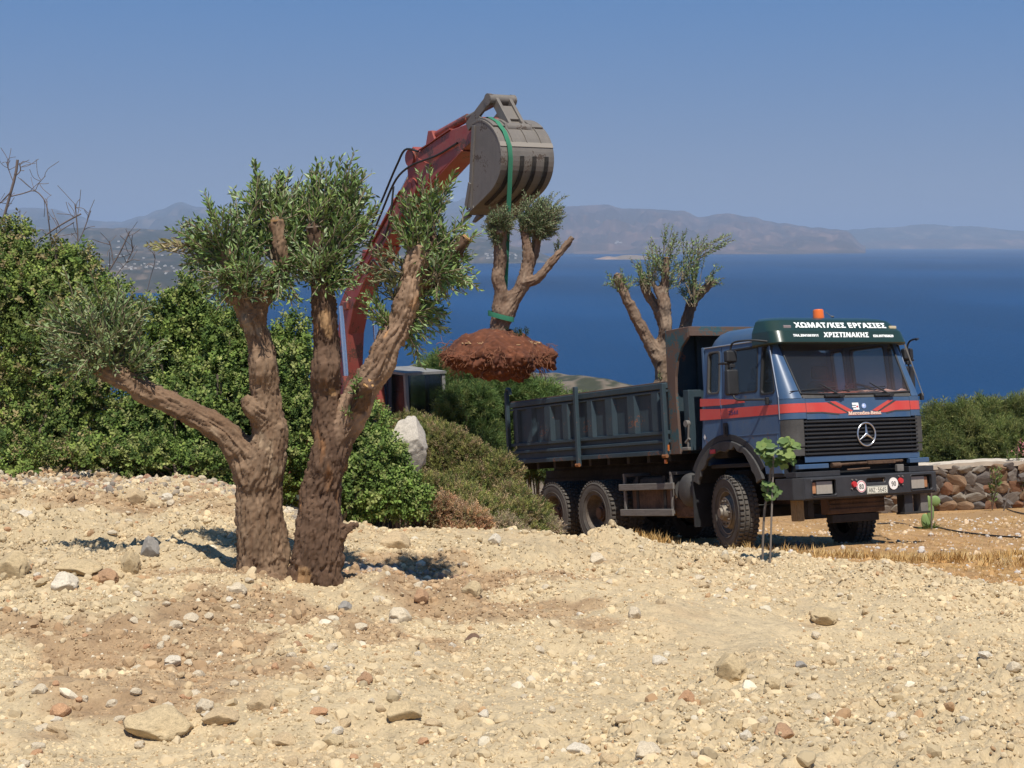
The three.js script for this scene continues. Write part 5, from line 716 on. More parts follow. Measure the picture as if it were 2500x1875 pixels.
  // green lifting strap: over the bucket, down to the trunk, round it
  const strapMat = std([0.035, 0.21, 0.115], 0.85, { map: wear1 }), z = 0.36, pts = [[5.45, 8.02], [5.60, 8.035], [5.84, 7.945], [6.06, 7.77], [6.205, 7.53], [6.24, 7.32]].map(p => exW(p[0], p[1], z)); const a = pts[pts.length - 1], e = Q(1090, 672, 25.86);
  for (let i = 1; i <= 6; i++) pts.push(a.clone().lerp(e, i / 6));
  const side = exS.clone(), q = gridGeo(2, pts.length * 2, (i, j) => { const k = j % pts.length, back = j >= pts.length, p = pts[back ? pts.length - 1 - k : k], w = 0.042 + 0.004 * noise(k * 1.3, 2, 2); const s = p.clone().addScaledVector(side, (i ? 1 : -1) * w).addScaledVector(exH, back ? -0.008 : 0); return [s.x, s.y, s.z]; });
  const st = thing('lifting_strap', 'green webbing sling from the bucket round the hanging olive trunk', 'strap'); const w = part(st, 'webbing', q, strapMat);
  const cen = Q(1082, 683, 25.6), rad = 0.205; part(st, 'trunk_loop', gridGeo(33, 4, (i, j) => { const t = i / 32 * Math.PI * 2, y = [-0.04, 0.04, 0.04, -0.04][j], r = rad + (j > 1 ? -0.012 : 0) + 0.01 * Math.sin(t * 3); return [cen.x + Math.cos(t) * r * 1.02, cen.y + y - 0.055 * Math.cos(t), cen.z + Math.sin(t) * r]; }), strapMat);
}

// ---------- shrubs ----------
function sprigGeo(kind, s) {
  reseed(s); const L = new Leaves(), n = kind === 'oval' ? 11 : 26, len = kind === 'oval' ? 0.13 : 0.16;
  for (let i = 0; i < n; i++) {
    const t = (i + 0.5) / n, p = V3(0.02 * Math.sin(t * 3), t * len, 0.02 * Math.cos(t * 2) - 0.02), a = i * 2.4 + rr(-0.4, 0.4);
    if (kind === 'oval') { const d = V3(Math.cos(a) * 0.85, rr(0.25, 0.8), Math.sin(a) * 0.85).normalize(), w = d.clone().cross(V3(rr(-0.4, 0.4), 1, rr(-0.4, 0.4))).normalize(), l = rr(0.032, 0.048), c = rr(0.8, 1.25); L.leaf(p, d, w, l, l * rr(0.55, 0.68), [c, c, c * rr(0.85, 1.1)], 0.16, true); }
    else { const d = V3(Math.cos(a) * 0.8, rr(0.5, 1.1), Math.sin(a) * 0.8).normalize(), w = d.clone().cross(rdir()).normalize(), l = rr(0.03, 0.06) * (kind === 'needle' ? 1.25 : 0.8), c = rr(0.75, 1.3); L.leaf(p, d, w, l, kind === 'needle' ? 0.0085 : 0.010, [c, c, c * rr(0.85, 1.15)], 0.2); }
  }
  return L.geo();
}
const SPRIG = { oval: [1, 2, 3].map(s => sprigGeo('oval', s * 77)), heath: [1, 2, 3].map(s => sprigGeo('heath', s * 99)), needle: [1, 2].map(s => sprigGeo('needle', s * 55)) };
const stemMat = std([0.16, 0.12, 0.085], 0.95), deadMat = std([0.17, 0.13, 0.115], 0.95);
function bush(name, label, category, o) {
  const at = o.lobes.map(([x, y, d, rx, ry]) => { const c = Q(x, y, d), k = S22 / FPX * d; return { c, rx: rx * k, ry: ry * k, rz: rx * k * 0.8 }; });
  const cx = at.reduce((a, l) => a + l.c.x, 0) / at.length, cz = at.reduce((a, l) => a + l.c.z, 0) / at.length, base = V3(cx, groundH(cx, cz), cz), t = thing(name, label, category, o.group); t.position.copy(base);
  const tot = at.reduce((a, l) => a + l.rx * l.ry, 0), per = SPRIG[o.kind].map(() => []), q = new THREE.Quaternion(), Y = V3(0, 1, 0);
  for (const l of at) {
    const n = Math.round(o.n * l.rx * l.ry / tot), ph = rr(0, 50), clumps = [...Array(o.clumps || 16)].map(() => { const d = rdir(), f = rr(0.45, 1.0), r = rr(0.24, 0.5); return [d.x * f, d.y * f, d.z * f, r, rr(0.8, 1.25)]; });
    for (let i = 0; i < n; i++) {
      const d = rdir(), cl = pick(clumps), f = (rnd() < 0.6 ? rr(0.8, 1.0) : rnd() < 0.12 ? rr(1, 1.4) : Math.cbrt(rr(0.05, 0.8))) * cl[3], p = V3(l.c.x + (cl[0] + d.x * f) * l.rx, l.c.y + (cl[1] + d.y * f) * l.ry, l.c.z + (cl[2] + d.z * f) * l.rz);
      const gy = groundH(p.x, p.z); if (p.y < gy - 0.02) continue;
      const dir = d.clone().multiplyScalar(0.9).add(rdir().multiplyScalar(0.55)).add(V3(0, 0.55, 0)).normalize(); q.setFromUnitVectors(Y, dir); const sc = (o.size || 1) * rr(0.75, 1.3);
      const tone = pick(o.tones), v = 1.42 * cl[4] * rr(0.8, 1.2) * (1 + 0.2 * noise(p.x * 2.5, p.y * 2.5, p.z * 2.5)); per[Math.floor(rnd() * per.length)].push([new THREE.Matrix4().compose(p.sub(base), q.clone().multiply(new THREE.Quaternion().setFromAxisAngle(Y, rr(0, 6.28))), V3(sc, sc, sc)), lin(...tone.map(c => c * v))]);
    }
  }
  per.forEach((list, k) => { const m = new THREE.InstancedMesh(SPRIG[o.kind][k], o.mat || leafMat, list.length); list.forEach(([M, c], i) => { m.setMatrixAt(i, M); m.setColorAt(i, c); }); m.name = 'foliage'; m.userData.kind = 'stuff'; shade(m); t.add(m); });
  const B = []; for (const l of at) for (let i = 0; i < (o.stems ?? 7); i++) { const d = rdir(), e = V3(l.c.x + d.x * l.rx * 0.9, l.c.y + Math.abs(d.y) * l.ry * 0.9, l.c.z + d.z * l.rz * 0.9), g = V3(mix(l.c.x, cx, 0.4) + rr(-0.2, 0.2), 0, l.c.z + rr(-0.2, 0.2)); g.y = groundH(g.x, g.z) - 0.03; B.push(tube([g.clone().sub(base), g.clone().lerp(e, 0.4).add(V3(rr(-0.12, 0.12), rr(0, 0.15), rr(-0.1, 0.1))).sub(base), e.sub(base)], rr(0.008, 0.02), 5, 8)); }
  if (B.length) part(t, 'stems', mg(B), stemMat).userData.kind = 'stuff';
  return t;
}
reseed(303);
const GLOSSY = [[0.082, 0.125, 0.026], [0.115, 0.162, 0.036], [0.16, 0.20, 0.05], [0.055, 0.09, 0.02], [0.205, 0.22, 0.075]], LIME = [[0.13, 0.195, 0.042], [0.17, 0.23, 0.058], [0.095, 0.145, 0.032], [0.07, 0.11, 0.025], [0.20, 0.225, 0.075]];
bush('green_shrub', 'large dense glossy green shrub filling the left edge of the photo', 'shrub', { group: 'leafy green shrubs', kind: 'oval', n: 15000, tones: [...GLOSSY, [0.19, 0.235, 0.055], [0.24, 0.19, 0.09]], lobes: [[10, 590, 18.6, 95, 95], [95, 610, 18.4, 95, 95], [170, 650, 18.4, 70, 80], [40, 760, 18.0, 120, 150], [150, 790, 17.6, 120, 130], [235, 740, 18.0, 75, 110], [60, 930, 17.5, 130, 120], [190, 930, 17.2, 110, 110], [-90, 760, 18.5, 120, 250], [60, 1000, 16.7, 120, 55], [200, 1005, 16.6, 100, 52]] });
bush('green_shrub', 'dark green shrub behind the two big olive trunks', 'shrub', { group: 'leafy green shrubs', kind: 'oval', n: 13000, tones: GLOSSY, lobes: [[410, 700, 18.3, 62, 80], [345, 790, 18.0, 75, 110], [455, 780, 18.2, 85, 110], [370, 930, 17.2, 110, 115], [480, 920, 17.4, 90, 130], [560, 800, 18.2, 70, 110], [640, 830, 18.2, 60, 130], [620, 960, 17.6, 75, 130], [300, 960, 17.0, 80, 90], [350, 1010, 16.5, 90, 55], [450, 1015, 16.5, 70, 60]] });
bush('green_shrub', 'bright green leafy shrub just right of the dark olive trunk', 'shrub', { group: 'leafy green shrubs', kind: 'oval', n: 8200, size: 0.85, tones: LIME, lobes: [[785, 960, 16.4, 50, 75], [815, 1040, 16.2, 72, 85], [770, 1060, 16.1, 48, 70], [868, 1075, 16.1, 45, 50], [745, 980, 16.5, 35, 90]] });
const HEATH = [[0.16, 0.16, 0.05], [0.20, 0.165, 0.07], [0.26, 0.185, 0.10], [0.10, 0.125, 0.035], [0.20, 0.20, 0.055]];
bush('heath_shrub', 'low brownish green heath shrub spreading left of the truck wheels', 'shrub', { group: 'dry heath shrubs', kind: 'heath', n: 26000, size: 0.9, tones: HEATH, stems: 26, lobes: [[950, 990, 19.2, 60, 55], [1010, 1025, 19.0, 65, 60], [1070, 1075, 18.6, 62, 60], [1120, 1115, 18.0, 48, 50], [960, 1080, 18.0, 65, 60], [1040, 1120, 17.4, 70, 45], [1130, 1145, 17.2, 45, 35]] });
bush('heath_shrub', 'small heath shrub on the rise below the excavator cab', 'shrub', { group: 'dry heath shrubs', kind: 'heath', n: 6500, size: 0.9, tones: HEATH, stems: 8, lobes: [[850, 945, 21.5, 60, 42], [910, 960, 21, 55, 45], [800, 930, 21.5, 45, 50]] });
const BROWN = [[0.36, 0.20, 0.11], [0.42, 0.27, 0.15], [0.30, 0.21, 0.13], [0.22, 0.19, 0.09]];
bush('dry_brush', 'tuft of reddish dry brush at the edge of the dirt', 'brush', { group: 'dry brush at the foot of the heath', kind: 'heath', n: 4200, size: 0.8, tones: BROWN, stems: 10, lobes: [[950, 1125, 16.6, 48, 34], [1000, 1145, 16.5, 50, 30]] });
bush('dry_brush', 'grey brown dry brush beside the rear truck wheel', 'brush', { group: 'dry brush at the foot of the heath', kind: 'heath', n: 4200, size: 0.8, tones: [[0.33, 0.25, 0.17], [0.26, 0.21, 0.13], [0.19, 0.18, 0.08]], stems: 10, lobes: [[1090, 1160, 16.9, 50, 26], [1150, 1165, 17.2, 45, 34], [1185, 1165, 17.4, 22, 26]] });
const PINE = [[0.07, 0.115, 0.03], [0.10, 0.15, 0.04], [0.05, 0.085, 0.024], [0.125, 0.145, 0.045]];
bush('juniper', 'dark green feathery juniper behind the hanging root ball', 'shrub', { group: 'dark junipers', kind: 'needle', n: 16500, size: 1.5, tones: PINE, lobes: [[985, 830, 33, 55, 65], [1040, 850, 31, 58, 58], [1070, 880, 31.5, 50, 55], [1010, 910, 30, 60, 60], [1060, 940, 31, 50, 50], [950, 850, 33.5, 45, 70], [1000, 1000, 29.5, 70, 60], [1055, 1015, 30.5, 60, 55], [955, 940, 32, 50, 65]] });
bush('juniper', 'low dark juniper reaching behind the truck bed', 'shrub', { group: 'dark junipers', kind: 'needle', n: 9500, size: 1.5, tones: PINE, lobes: [[1150, 880, 31, 50, 38], [1210, 905, 31.5, 50, 36], [1115, 860, 31, 40, 35], [1160, 960, 31, 48, 65], [1110, 950, 31, 45, 65]] });
const OLV = [[0.105, 0.135, 0.036], [0.14, 0.16, 0.05], [0.075, 0.10, 0.03], [0.18, 0.18, 0.06]];
bush('juniper', 'rounded olive green bush above the wall next to the truck cab', 'shrub', { group: 'bushes beyond the stone wall', kind: 'needle', n: 9000, size: 1.7, tones: OLV, lobes: [[2005, 965, 36, 45, 45], [2060, 945, 36, 55, 50], [2040, 1000, 35.5, 60, 40], [2050, 1065, 35.8, 70, 60]] });
bush('juniper', 'tall olive green bush above the wall at the right edge', 'shrub', { group: 'bushes beyond the stone wall', kind: 'needle', n: 12500, size: 1.7, tones: OLV, lobes: [[2120, 930, 37, 55, 50], [2185, 925, 37, 55, 50], [2240, 925, 37, 50, 50], [2150, 985, 36, 80, 45], [2240, 985, 36, 60, 50], [2180, 1065, 36.3, 90, 60]] });
// bare dead branches rising over the left shrub
{
  reseed(404); const base = Q(60, 640, 19.2); base.y = groundH(base.x, base.z); const t = thing('dead_tree', 'leafless grey branches rising behind the left shrub', 'tree'); t.position.copy(base); const d0 = 19.2, at = (x, y) => Q(x, y, d0).sub(base);
  const limbs = [[[[-40, 760], [-10, 520], [8, 470], [22, 420], [34, 375], [38, 345]], 0.03], [[[34, 380], [44, 368], [42, 352]], 0.012], [[[20, 425], [50, 418], [75, 412], [98, 436], [104, 470], [110, 520]], 0.014], [[[0, 700], [70, 535], [110, 500], [150, 475], [175, 462]], 0.018], [[[90, 640], [120, 510], [160, 480]], 0.012], [[[120, 700], [160, 560], [168, 520], [165, 470], [162, 440]], 0.014], [[[166, 530], [180, 500], [196, 455]], 0.011], [[[150, 760], [215, 620], [245, 570], [262, 540], [280, 500]], 0.016], [[[245, 568], [240, 535], [236, 520]], 0.010], [[[180, 740], [225, 650], [262, 622]], 0.018], [[[222, 650], [255, 590], [278, 560], [290, 530]], 0.009], [[[24, 412], [10, 430], [-10, 445]], 0.010], [[[30, 396], [20, 370], [14, 350]], 0.009], [[[76, 412], [84, 396], [98, 380]], 0.008], [[[0, 500], [20, 510], [40, 480]], 0.009], [[[300, 700], [325, 600], [335, 560], [330, 530]], 0.007]];
  for (const [p, r] of limbs) { part(t, 'branch', mg(tube(p.map(q => at(...q)), r * 0.55, 6, 18)), deadMat); }
  const tw = []; for (let i = 0; i < 90; i++) { const [p] = limbs[Math.floor(rnd() * limbs.length)], c = new THREE.CatmullRomCurve3(p.map(q => at(...q))), a = c.getPoint(rr(0.4, 1)), d = rdir().add(V3(0, 0.6, 0)).normalize(); tw.push(tube([a, a.clone().addScaledVector(d, 0.08).add(rdir().multiplyScalar(0.02)), a.clone().addScaledVector(d, rr(0.12, 0.28)).add(rdir().multiplyScalar(0.05))], 0.0035, 4, 5)); } part(t, 'twigs', mg(tw), deadMat).userData.kind = 'stuff';
}
// ---------- saplings ----------
function groundAt(px, py) { const a = P(px, py, 1); let lo = 4, hi = 60; for (let d = 5; d < 60; d += 0.1) { if (a.y * d < groundH(a.x * d, -d)) { hi = d; break; } lo = d; } for (let i = 0; i < 20; i++) { const m = (lo + hi) / 2; a.y * m < groundH(a.x * m, -m) ? hi = m : lo = m; } return V3(a.x * hi, groundH(a.x * hi, -hi), -hi); }
function figLeaf() { const o = []; const n = 40; for (let i = 0; i < n; i++) { const a = i / n * Math.PI * 2, l = 0.62 + 0.38 * Math.pow(Math.abs(Math.cos(a * 2.5)), 0.8); o.push([Math.sin(a) * l * 0.52, 0.5 - Math.cos(a) * l * 0.55]); } const g = new THREE.ShapeGeometry(new THREE.Shape(o.map(p => new THREE.Vector2(...p)))); return warp(g, v => { v.z = 0.22 * Math.abs(v.x) - 0.18 * v.y * v.y; }); }
const figMats = [[0.10, 0.17, 0.03], [0.16, 0.24, 0.05], [0.22, 0.29, 0.07], [0.075, 0.13, 0.025]].map(c => phy(c, 0.9, { side: THREE.DoubleSide, transmission: 0.35, thickness: 0 }));
const stakeMat = std([0.17, 0.14, 0.115], 0.9);
{
  reseed(505); const base = groundAt(1655 * S22, 1213 * S22), D = -base.z, t = thing('fig_sapling', 'young fig sapling with broad green leaves in front of the truck', 'sapling'); t.position.copy(base); const at = (x, y, dz = 0) => Q(x, y, D - dz).sub(base), fl = figLeaf();
  part(t, 'stem', mg(tube([at(1647, 1225), at(1648, 1170), at(1652, 1100), at(1662, 1040), at(1668, 990)], 0.011, 6, 16)), stakeMat);
  for (const [cx, cy, r, n, s] of [[1680, 972, 44, 34, 0.115], [1657, 1055, 26, 11, 0.10]]) for (let i = 0; i < n; i++) { const d = rdir(); d.y = d.y * 0.7 + 0.1; const o = at(cx + d.x * r * 0.45, cy - d.y * r * 0.8, d.z * 0.08), m = part(t, 'leaf', fl, pick(figMats)); m.position.copy(o); const dir = V3(d.x, rr(-0.7, 0.15), Math.abs(d.z) * 0.7 + 0.2).normalize(); m.quaternion.setFromRotationMatrix(new THREE.Matrix4().lookAt(V3(), V3(rr(-0.3, 0.3), -1, -0.4), dir)); m.up = dir; const x = dir.clone().cross(V3(rr(-0.4, 0.4), rr(0.5, 1), rr(0.2, 1)).normalize()).normalize(), z = x.clone().cross(dir); m.quaternion.setFromRotationMatrix(new THREE.Matrix4().makeBasis(x, dir, z)); m.scale.setScalar(s * rr(0.75, 1.2)); }
  const k = groundAt(1663 * S22, 1218 * S22); single('stake', mg(bar([0, -0.1, 0], at(1671, 985, 0.03).add(base).sub(k), 0.009, 7)).translate(0, 0, 0), stakeMat, 'thin wooden stake beside the fig sapling', 'stake').position.copy(k);
}
function bladePlant(px, py, h, n, name, label, category, tones, group, flowers) {
  const base = groundAt(px * S22, py * S22), t = thing(name, label, category, group); t.position.copy(base); const L = new Leaves(), S = [];
  for (let i = 0; i < n; i++) { const e = V3(rr(-0.18, 0.18) * h, h * rr(0.55, 1), rr(-0.15, 0.15) * h); S.push(tube([V3(0, -0.03, 0), e.clone().multiplyScalar(0.5).add(V3(rr(-0.03, 0.03), 0, 0)), e], 0.006, 5, 6)); for (let k = 0; k < 16; k++) { const p = e.clone().multiplyScalar(rr(0.2, 1)), d = rdir(); d.y = Math.abs(d.y) + 0.4; d.normalize(); L.leaf(p, d, d.clone().cross(rdir()).normalize(), rr(0.09, 0.16), rr(0.022, 0.034), pick(tones).map(v => v * rr(0.8, 1.2)), 0.2); } }
  part(t, 'stem', mg(S), stemMat).userData.kind = 'stuff'; part(t, 'leaves', L.geo(), leafMat).userData.kind = 'stuff';
  if (flowers) { const F = new Leaves(); for (let i = 0; i < 40; i++) { const p = V3(rr(-0.14, 0.14), h * rr(0.85, 1.1), rr(-0.1, 0.1)), d = rdir(); F.leaf(p, d, d.clone().cross(rdir()).normalize(), 0.045, 0.035, [0.62, 0.25, 0.27], 0.2); } part(t, 'flowers', F.geo(), leafMat).userData.kind = 'stuff'; }
  return t;
}
const OLEA = [[0.13, 0.19, 0.05], [0.19, 0.25, 0.07], [0.10, 0.15, 0.04]];
bladePlant(2143, 1103, 0.95, 8, 'oleander', 'slender oleander in front of the middle of the stone wall', 'plant', OLEA, 'oleanders along the wall'); bladePlant(2200, 1098, 1.35, 9, 'oleander', 'oleander with pink flowers at the right end of the wall', 'plant', OLEA, 'oleanders along the wall', true); bladePlant(2000, 1096, 1.0, 7, 'oleander', 'leafy plant at the wall just behind the bumper end', 'plant', [[0.22, 0.24, 0.04], [0.16, 0.2, 0.05]], 'oleanders along the wall');
{
  reseed(606); const base = groundAt(2008 * S22, 1143 * S22), t = thing('prickly_pear', 'small prickly pear beside a thin stake right of the bumper', 'cactus'); t.position.copy(base); const D = -base.z, at = (x, y) => Q(x, y, D).sub(base), m = std([0.20, 0.30, 0.10], 0.7);
  for (const [x, y, w, h, r] of [[2000, 1128, 10, 26, 0.2], [2010, 1108, 8, 30, 0], [1998, 1090, 7, 22, -0.5], [2020, 1082, 12, 15, -0.9], [2006, 1085, 6, 20, 0.1]]) { const k = S22 / FPX * D, c = at(x, y); part(t, 'pad', new THREE.SphereGeometry(1, 14, 10).scale(w * k, h * k * 0.75, 0.03).rotateZ(r).translate(c.x, c.y, c.z), m); }
  const L = new Leaves(); for (let i = 0; i < 40; i++) { const d = rdir(); d.y = Math.abs(d.y) + 0.2; d.normalize(); L.leaf(V3(rr(-0.05, 0.05), 0.0, rr(-0.05, 0.05)), d, d.clone().cross(rdir()).normalize(), rr(0.12, 0.25), 0.03, pick(OLEA), 0.2); } part(t, 'weed', L.geo(), leafMat).userData.kind = 'stuff';
  const k = groundAt(2013 * S22, 1145 * S22); single('stake', mg(bar([0, -0.1, 0], Q(2012, 1058, -k.z).sub(k), 0.014, 7)), stakeMat, 'thin stake beside the prickly pear', 'stake').position.copy(k); const k2 = groundAt(2166 * S22, 1104 * S22); single('stake', mg(bar([0, -0.1, 0], Q(2180, 1055, -k2.z).sub(k2), 0.014, 7)), stakeMat, 'leaning stake against the stone wall', 'stake').position.copy(k2);
}
{ const pts = [[1895, 1133], [1930, 1131], [1955, 1134], [1985, 1141], [2015, 1141], [2060, 1148], [2110, 1155], [2160, 1160], [2215, 1163], [2260, 1166]].map(([x, y]) => groundAt(x * S22, y * S22).add(V3(0, 0.012, 0))); single('irrigation_hose', mg(tube(pts, 0.013, 6, 90)), std([0.02, 0.018, 0.016], 0.7), 'thin black irrigation hose lying across the dry grass', 'hose'); const p2 = [[2168, 1098], [2190, 1106], [2230, 1115]].map(([x, y]) => groundAt(x * S22, y * S22).add(V3(0, 0.012, 0))); single('irrigation_hose', mg(tube(p2, 0.013, 6, 20)), std([0.02, 0.018, 0.016], 0.7), 'short black hose at the foot of the wall', 'hose'); }

// ---------- stone wall ----------
function rockGeo(det, s, rough = 0.3, flatY = 0.7) { const g = new THREE.IcosahedronGeometry(1, det), p = g.attributes.position, v = V3(); for (let i = 0; i < p.count; i++) { v.fromBufferAttribute(p, i).normalize(); const r = 1 + rough * (0.8 * noise(v.x * 1.3 + s * 7, v.y * 1.3, v.z * 1.3) + 0.45 * noise(v.x * 3 + s * 5, v.y * 3, v.z * 3) + (det > 2 ? 0.22 * noise(v.x * 8 + s, v.y * 8, v.z * 8) + 0.10 * noise(v.x * 19 + s, v.y * 19, v.z * 19) : 0)); let x = v.x * r, y = v.y * r, z = v.z * r; for (const [a, b, c, d] of [[0.7, 0.6, 0.3, 0.72], [-0.5, 0.75, 0.4, 0.7], [0.2, -0.3, 0.93, 0.75], [-0.9, 0.1, -0.4, 0.74]]) { const e = noise(s * 3 + a * 9, b * 9, 1) * 0.5, aa = a + e, k = Math.hypot(aa, b, c), q = (x * aa + y * b + z * c) / k - d; if (q > 0) { x -= aa / k * q * 0.85; y -= b / k * q * 0.85; z -= c / k * q * 0.85; } } p.setXYZ(i, x, y * flatY, z); } g.computeVertexNormals(); return det > 2 ? smoothRock(g) : g; }
function smoothRock(g) { const p = g.attributes.position, n = g.attributes.normal, acc = new Map(), key = i => Math.round(p.getX(i) * 2e3) + ',' + Math.round(p.getY(i) * 2e3) + ',' + Math.round(p.getZ(i) * 2e3); for (let i = 0; i < p.count; i++) { const k = key(i), a = acc.get(k) || V3(); a.add(V3(n.getX(i), n.getY(i), n.getZ(i))); acc.set(k, a); } for (let i = 0; i < p.count; i++) { const a = acc.get(key(i)).clone().normalize(), b = V3(n.getX(i), n.getY(i), n.getZ(i)).lerp(a, 0.75).normalize(); n.setXYZ(i, b.x, b.y, b.z); } return g; }
const rockTex = dataTex(512, (u, v) => { const a = tfbm(u, v, 8, 6, 121), b = tnoise(u, v, 120, 127), c = smooth(0.62, 0.75, tnoise(u, v, 40, 131)) * 0.2; const s = clamp(0.84 + 0.5 * (a - 0.5) + 0.2 * (b - 0.5) - c); return [s, s * (0.99), s * (0.96 + 0.05 * b)]; });
const rockBump = dataTex(512, (u, v) => 0.6 * tfbm(u, v, 12, 6, 141) + 0.4 * tnoise(u, v, 60, 143));
const rockMat = (c, rep = 3) => { const m = rockTex.clone(), b = rockBump.clone(); m.repeat.set(rep, rep); b.repeat.set(rep, rep); m.needsUpdate = b.needsUpdate = true; return std(c, 0.94, { map: m, bumpMap: b, bumpScale: 0.0016 }); };
const TONES = { pale: rockMat([0.68, 0.565, 0.40]), white: rockMat([0.72, 0.63, 0.49]), tan: rockMat([0.58, 0.43, 0.25]), brown: rockMat([0.45, 0.27, 0.15]), grey: rockMat([0.34, 0.31, 0.27]), red: rockMat([0.56, 0.32, 0.17]), clod: rockMat([0.57, 0.435, 0.25]), dark: rockMat([0.20, 0.12, 0.075]) };
{
  reseed(707); const a = Q(1820, 1070, 34.2), b = Q(2420, 1110, 33), t = thing('stone_wall', 'low wall of rough dark and rust coloured stones with a pale coping', 'wall'); const A = V3(a.x, 0, a.z), B = V3(b.x, 0, b.z), len = A.distanceTo(B), dir = B.clone().sub(A).normalize(), base = A.clone(); base.y = groundH(A.x, A.z); t.position.copy(base); t.rotation.y = Math.atan2(-dir.z, dir.x);
  const gy = s => groundH(A.x + dir.x * s, A.z + dir.z * s) - base.y, H = s => 0.98 + 0.015 * s * 0;
  const core = gridGeo(2, 2, () => [0, 0, 0]); part(t, 'mortar_core', mg(warp(new THREE.BoxGeometry(len, 1, 0.36, 60, 1, 1).translate(len / 2, 0.5, -0.2), v => { const g = gy(v.x); v.y = v.y > 0.5 ? g + H(v.x) - 0.04 : g - 0.25; })), std([0.20, 0.155, 0.12], 0.98, { map: wear3 }));
  const vars = [1, 2, 3, 4, 5].map(k => rockGeo(2, k * 3 + 40, 0.5, 1)), wm = [[0.20, 0.165, 0.135], [0.15, 0.125, 0.11], [0.24, 0.12, 0.065], [0.27, 0.17, 0.10], [0.22, 0.185, 0.155], [0.17, 0.15, 0.135], [0.30, 0.26, 0.21]].map(c => rockMat(c.map(v => v * 0.95), 2));
  let y = 0; while (y < 0.93) { const rh = rr(0.16, 0.27); let x = rr(-0.2, 0); while (x < len) { const w = rr(0.2, 0.46), hh = Math.min(rh * rr(0.85, 1.2), 1.0 - y); const m = part(t, 'stone', pick(vars), pick(wm)); m.position.set(x + w / 2, gy(x + w / 2) + y + hh / 2 + rr(-0.02, 0.02), -0.03); m.scale.set(w * 0.67, hh * 0.69, 0.085); m.rotation.set(rr(-0.2, 0.2), rr(-0.4, 0.4), rr(-0.5, 0.5)); x += w * 0.93; } y += rh * 0.97; }
  part(t, 'coping', mg(warp(new THREE.BoxGeometry(len, 0.1, 0.46, 80, 1, 1).translate(len / 2, 0, -0.2), v => { v.y += gy(v.x) + H(v.x) + 0.012 * noise(v.x * 2, 0, 0) + 0.008 * noise(v.x * 7, 1, 0); v.z += 0.012 * noise(v.x * 4, 3, v.z); })), std([0.62, 0.53, 0.42], 0.95, { map: wear1 }));
}
